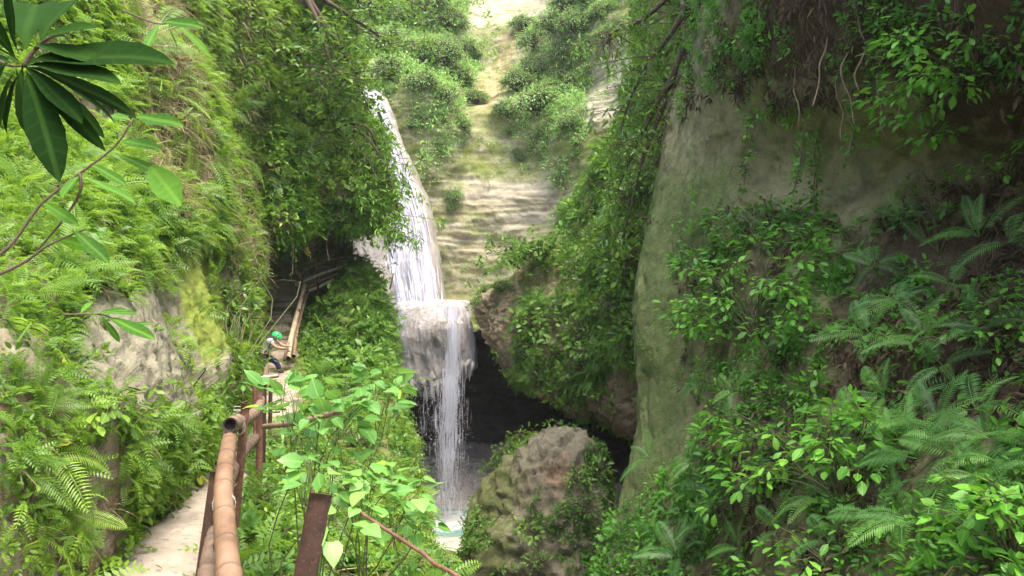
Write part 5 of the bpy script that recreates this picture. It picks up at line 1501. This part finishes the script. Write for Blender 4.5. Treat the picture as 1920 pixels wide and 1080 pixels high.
# nose, ears on the down-turned head
skin('nose', [[(*h(523.5, 633.5, -.02), .016), (*h(524.8, 634.2, -.02), .012)]], M['skin'], body, 1)
for d in (-.095, .055): skin('ear', [[(*h(518.3, 632.2, d), .018), (*h(518.8, 633.6, d), .014)]], M['skin'], body, 1)
for d in (-.05, .01): skin('eye', [[(*h(523.4, 632.0, d), .010), (*h(523.6, 632.1, d), .009)]], M['hair'], body, 1)
skin('mouth', [[(*h(522.8, 635.6, -.04), .008), (*h(522.9, 635.6, 0), .008)]], M['harness'], body, 1)
skin('hair', [[(*h(515.6, 631.0, -.02), .07), (*h(516.6, 634.2, -.02), .05)]], M['hair'], per)
skin('shirt', [
    [hv(492.5, 661, 0, (.142, .15)), hv(497, 654, 0, .135), hv(503, 645, 0, .145), hv(509, 638, 0, .128), hv(512, 635.3, 0, .075)],
    [3, hv(511, 639, -.17, .078), hv(516.5, 645, -.22, .070)],
    [3, hv(511, 637, .16, .078), hv(517.5, 643, .21, .070)]], M['shirt'], per)
skin('trousers', [
    [hv(493, 664, 0, (.148, .13)), hv(493, 667.5, -.02, .12)],
    [0, hv(493, 669, -.10, .112), hv(494, 679, -.12, .10), hv(495, 688, -.12, .083), hv(495.5, 698, -.12, .072), hv(496.3, 703.5, -.12, .068)],
    [0, hv(495, 669, .11, .112), hv(507, 675, .14, .10), hv(517, 681, .15, .083), hv(519, 690, .16, .072), hv(520.5, 694.5, .16, .068)]], M['trousers'], per)
for (x, y, d) in ((496.5, 706.5, -.12), (521, 697.5, .16)):
    skin('shoe', [[(*h(x - 1.5, y, d), .05), (*h(x + 3, y + .6, d), .048), (*h(x + 9, y + 1.2, d), .035)]], M['shoe'], per)
# helmet: a ridged shell with a brim
u = np.linspace(0, np.pi * .56, 12)[:, None]; v = np.linspace(0, 2 * np.pi, 33)[None]
rr_ = 1 + .035 * np.cos(6 * v) * np.sin(u) + .10 * ss(1.5, 1.76, u)
V = np.stack([.155 * np.sin(u) * np.cos(v) * rr_, .125 * np.sin(u) * np.sin(v) * rr_, .125 * np.cos(u) + 0 * v], -1)
tilt = np.array(Matrix.Rotation(R_(22), 3, 'Y'))
V = V @ tilt.T + np.array(h(519.3, 629.6, -.02))
idx = np.arange(12 * 33).reshape(12, 33)
ho = mk('helmet', V.reshape(-1, 3), [np.stack([idx[:-1, :-1], idx[1:, :-1], idx[1:, 1:], idx[:-1, 1:]], -1).reshape(-1, 4)], M['helmet'], per)
sdm = ho.modifiers.new('s', 'SOLIDIFY'); sdm.thickness = .008
MB().tube([h(520, 632, -.12), h(521.5, 636.5, -.06), h(521.5, 636.5, .02), h(520, 632, .08)], .008, 6).build('chin_strap', M['harness'], ho)
# harness: waist belt, leg loops, shoulder strap
def loop(name, c, rx, ry, r, ax, mat, n=26):
    ax = nz(np.array(ax, float)); x = nz(np.cross(ax, [0, 1, 0.01])); y = np.cross(ax, x)
    t = np.linspace(0, 2 * np.pi, n)
    return MB().tube(np.array(c) + rx * np.cos(t)[:, None] * x + ry * np.sin(t)[:, None] * y, r, 6).build(name, mat, per)
loop('waist_belt', h(493.5, 662.5), .158, .16, .02, (.3, 0, 1), M['harness'])
loop('leg_loop', h(493.6, 673, -.11), .118, .118, .014, (.05, 0, 1), M['harness_yellow'])
loop('leg_loop', h(501, 672.5, .125), .118, .118, .014, (1, .1, -.5), M['harness_yellow'])
loop('shoulder_strap', h(503, 648, -.07), .21, .14, .016, (.75, .6, -.45), M['harness'])
loop('shoulder_strap', h(503, 648, .06), .21, .14, .016, (.75, -.6, -.45), M['harness'])
# ---- damp air in the gorge
hz = MB().box((0, 42, 8), (110, 112, 48)).build('haze', None, smooth=False)
hz.data.materials.clear()
m, t, out = newmat('haze')
pv = N(t)('VolumePrincipled', {'Density': 0.0005, 'Color': (0.86, 0.92, 0.95, 1), 'Anisotropy': 0.2})
t.links.new(pv.outputs[0], out.inputs['Volume'])
hz.data.materials.append(m)
hz['kind'] = 'stuff'
#@END
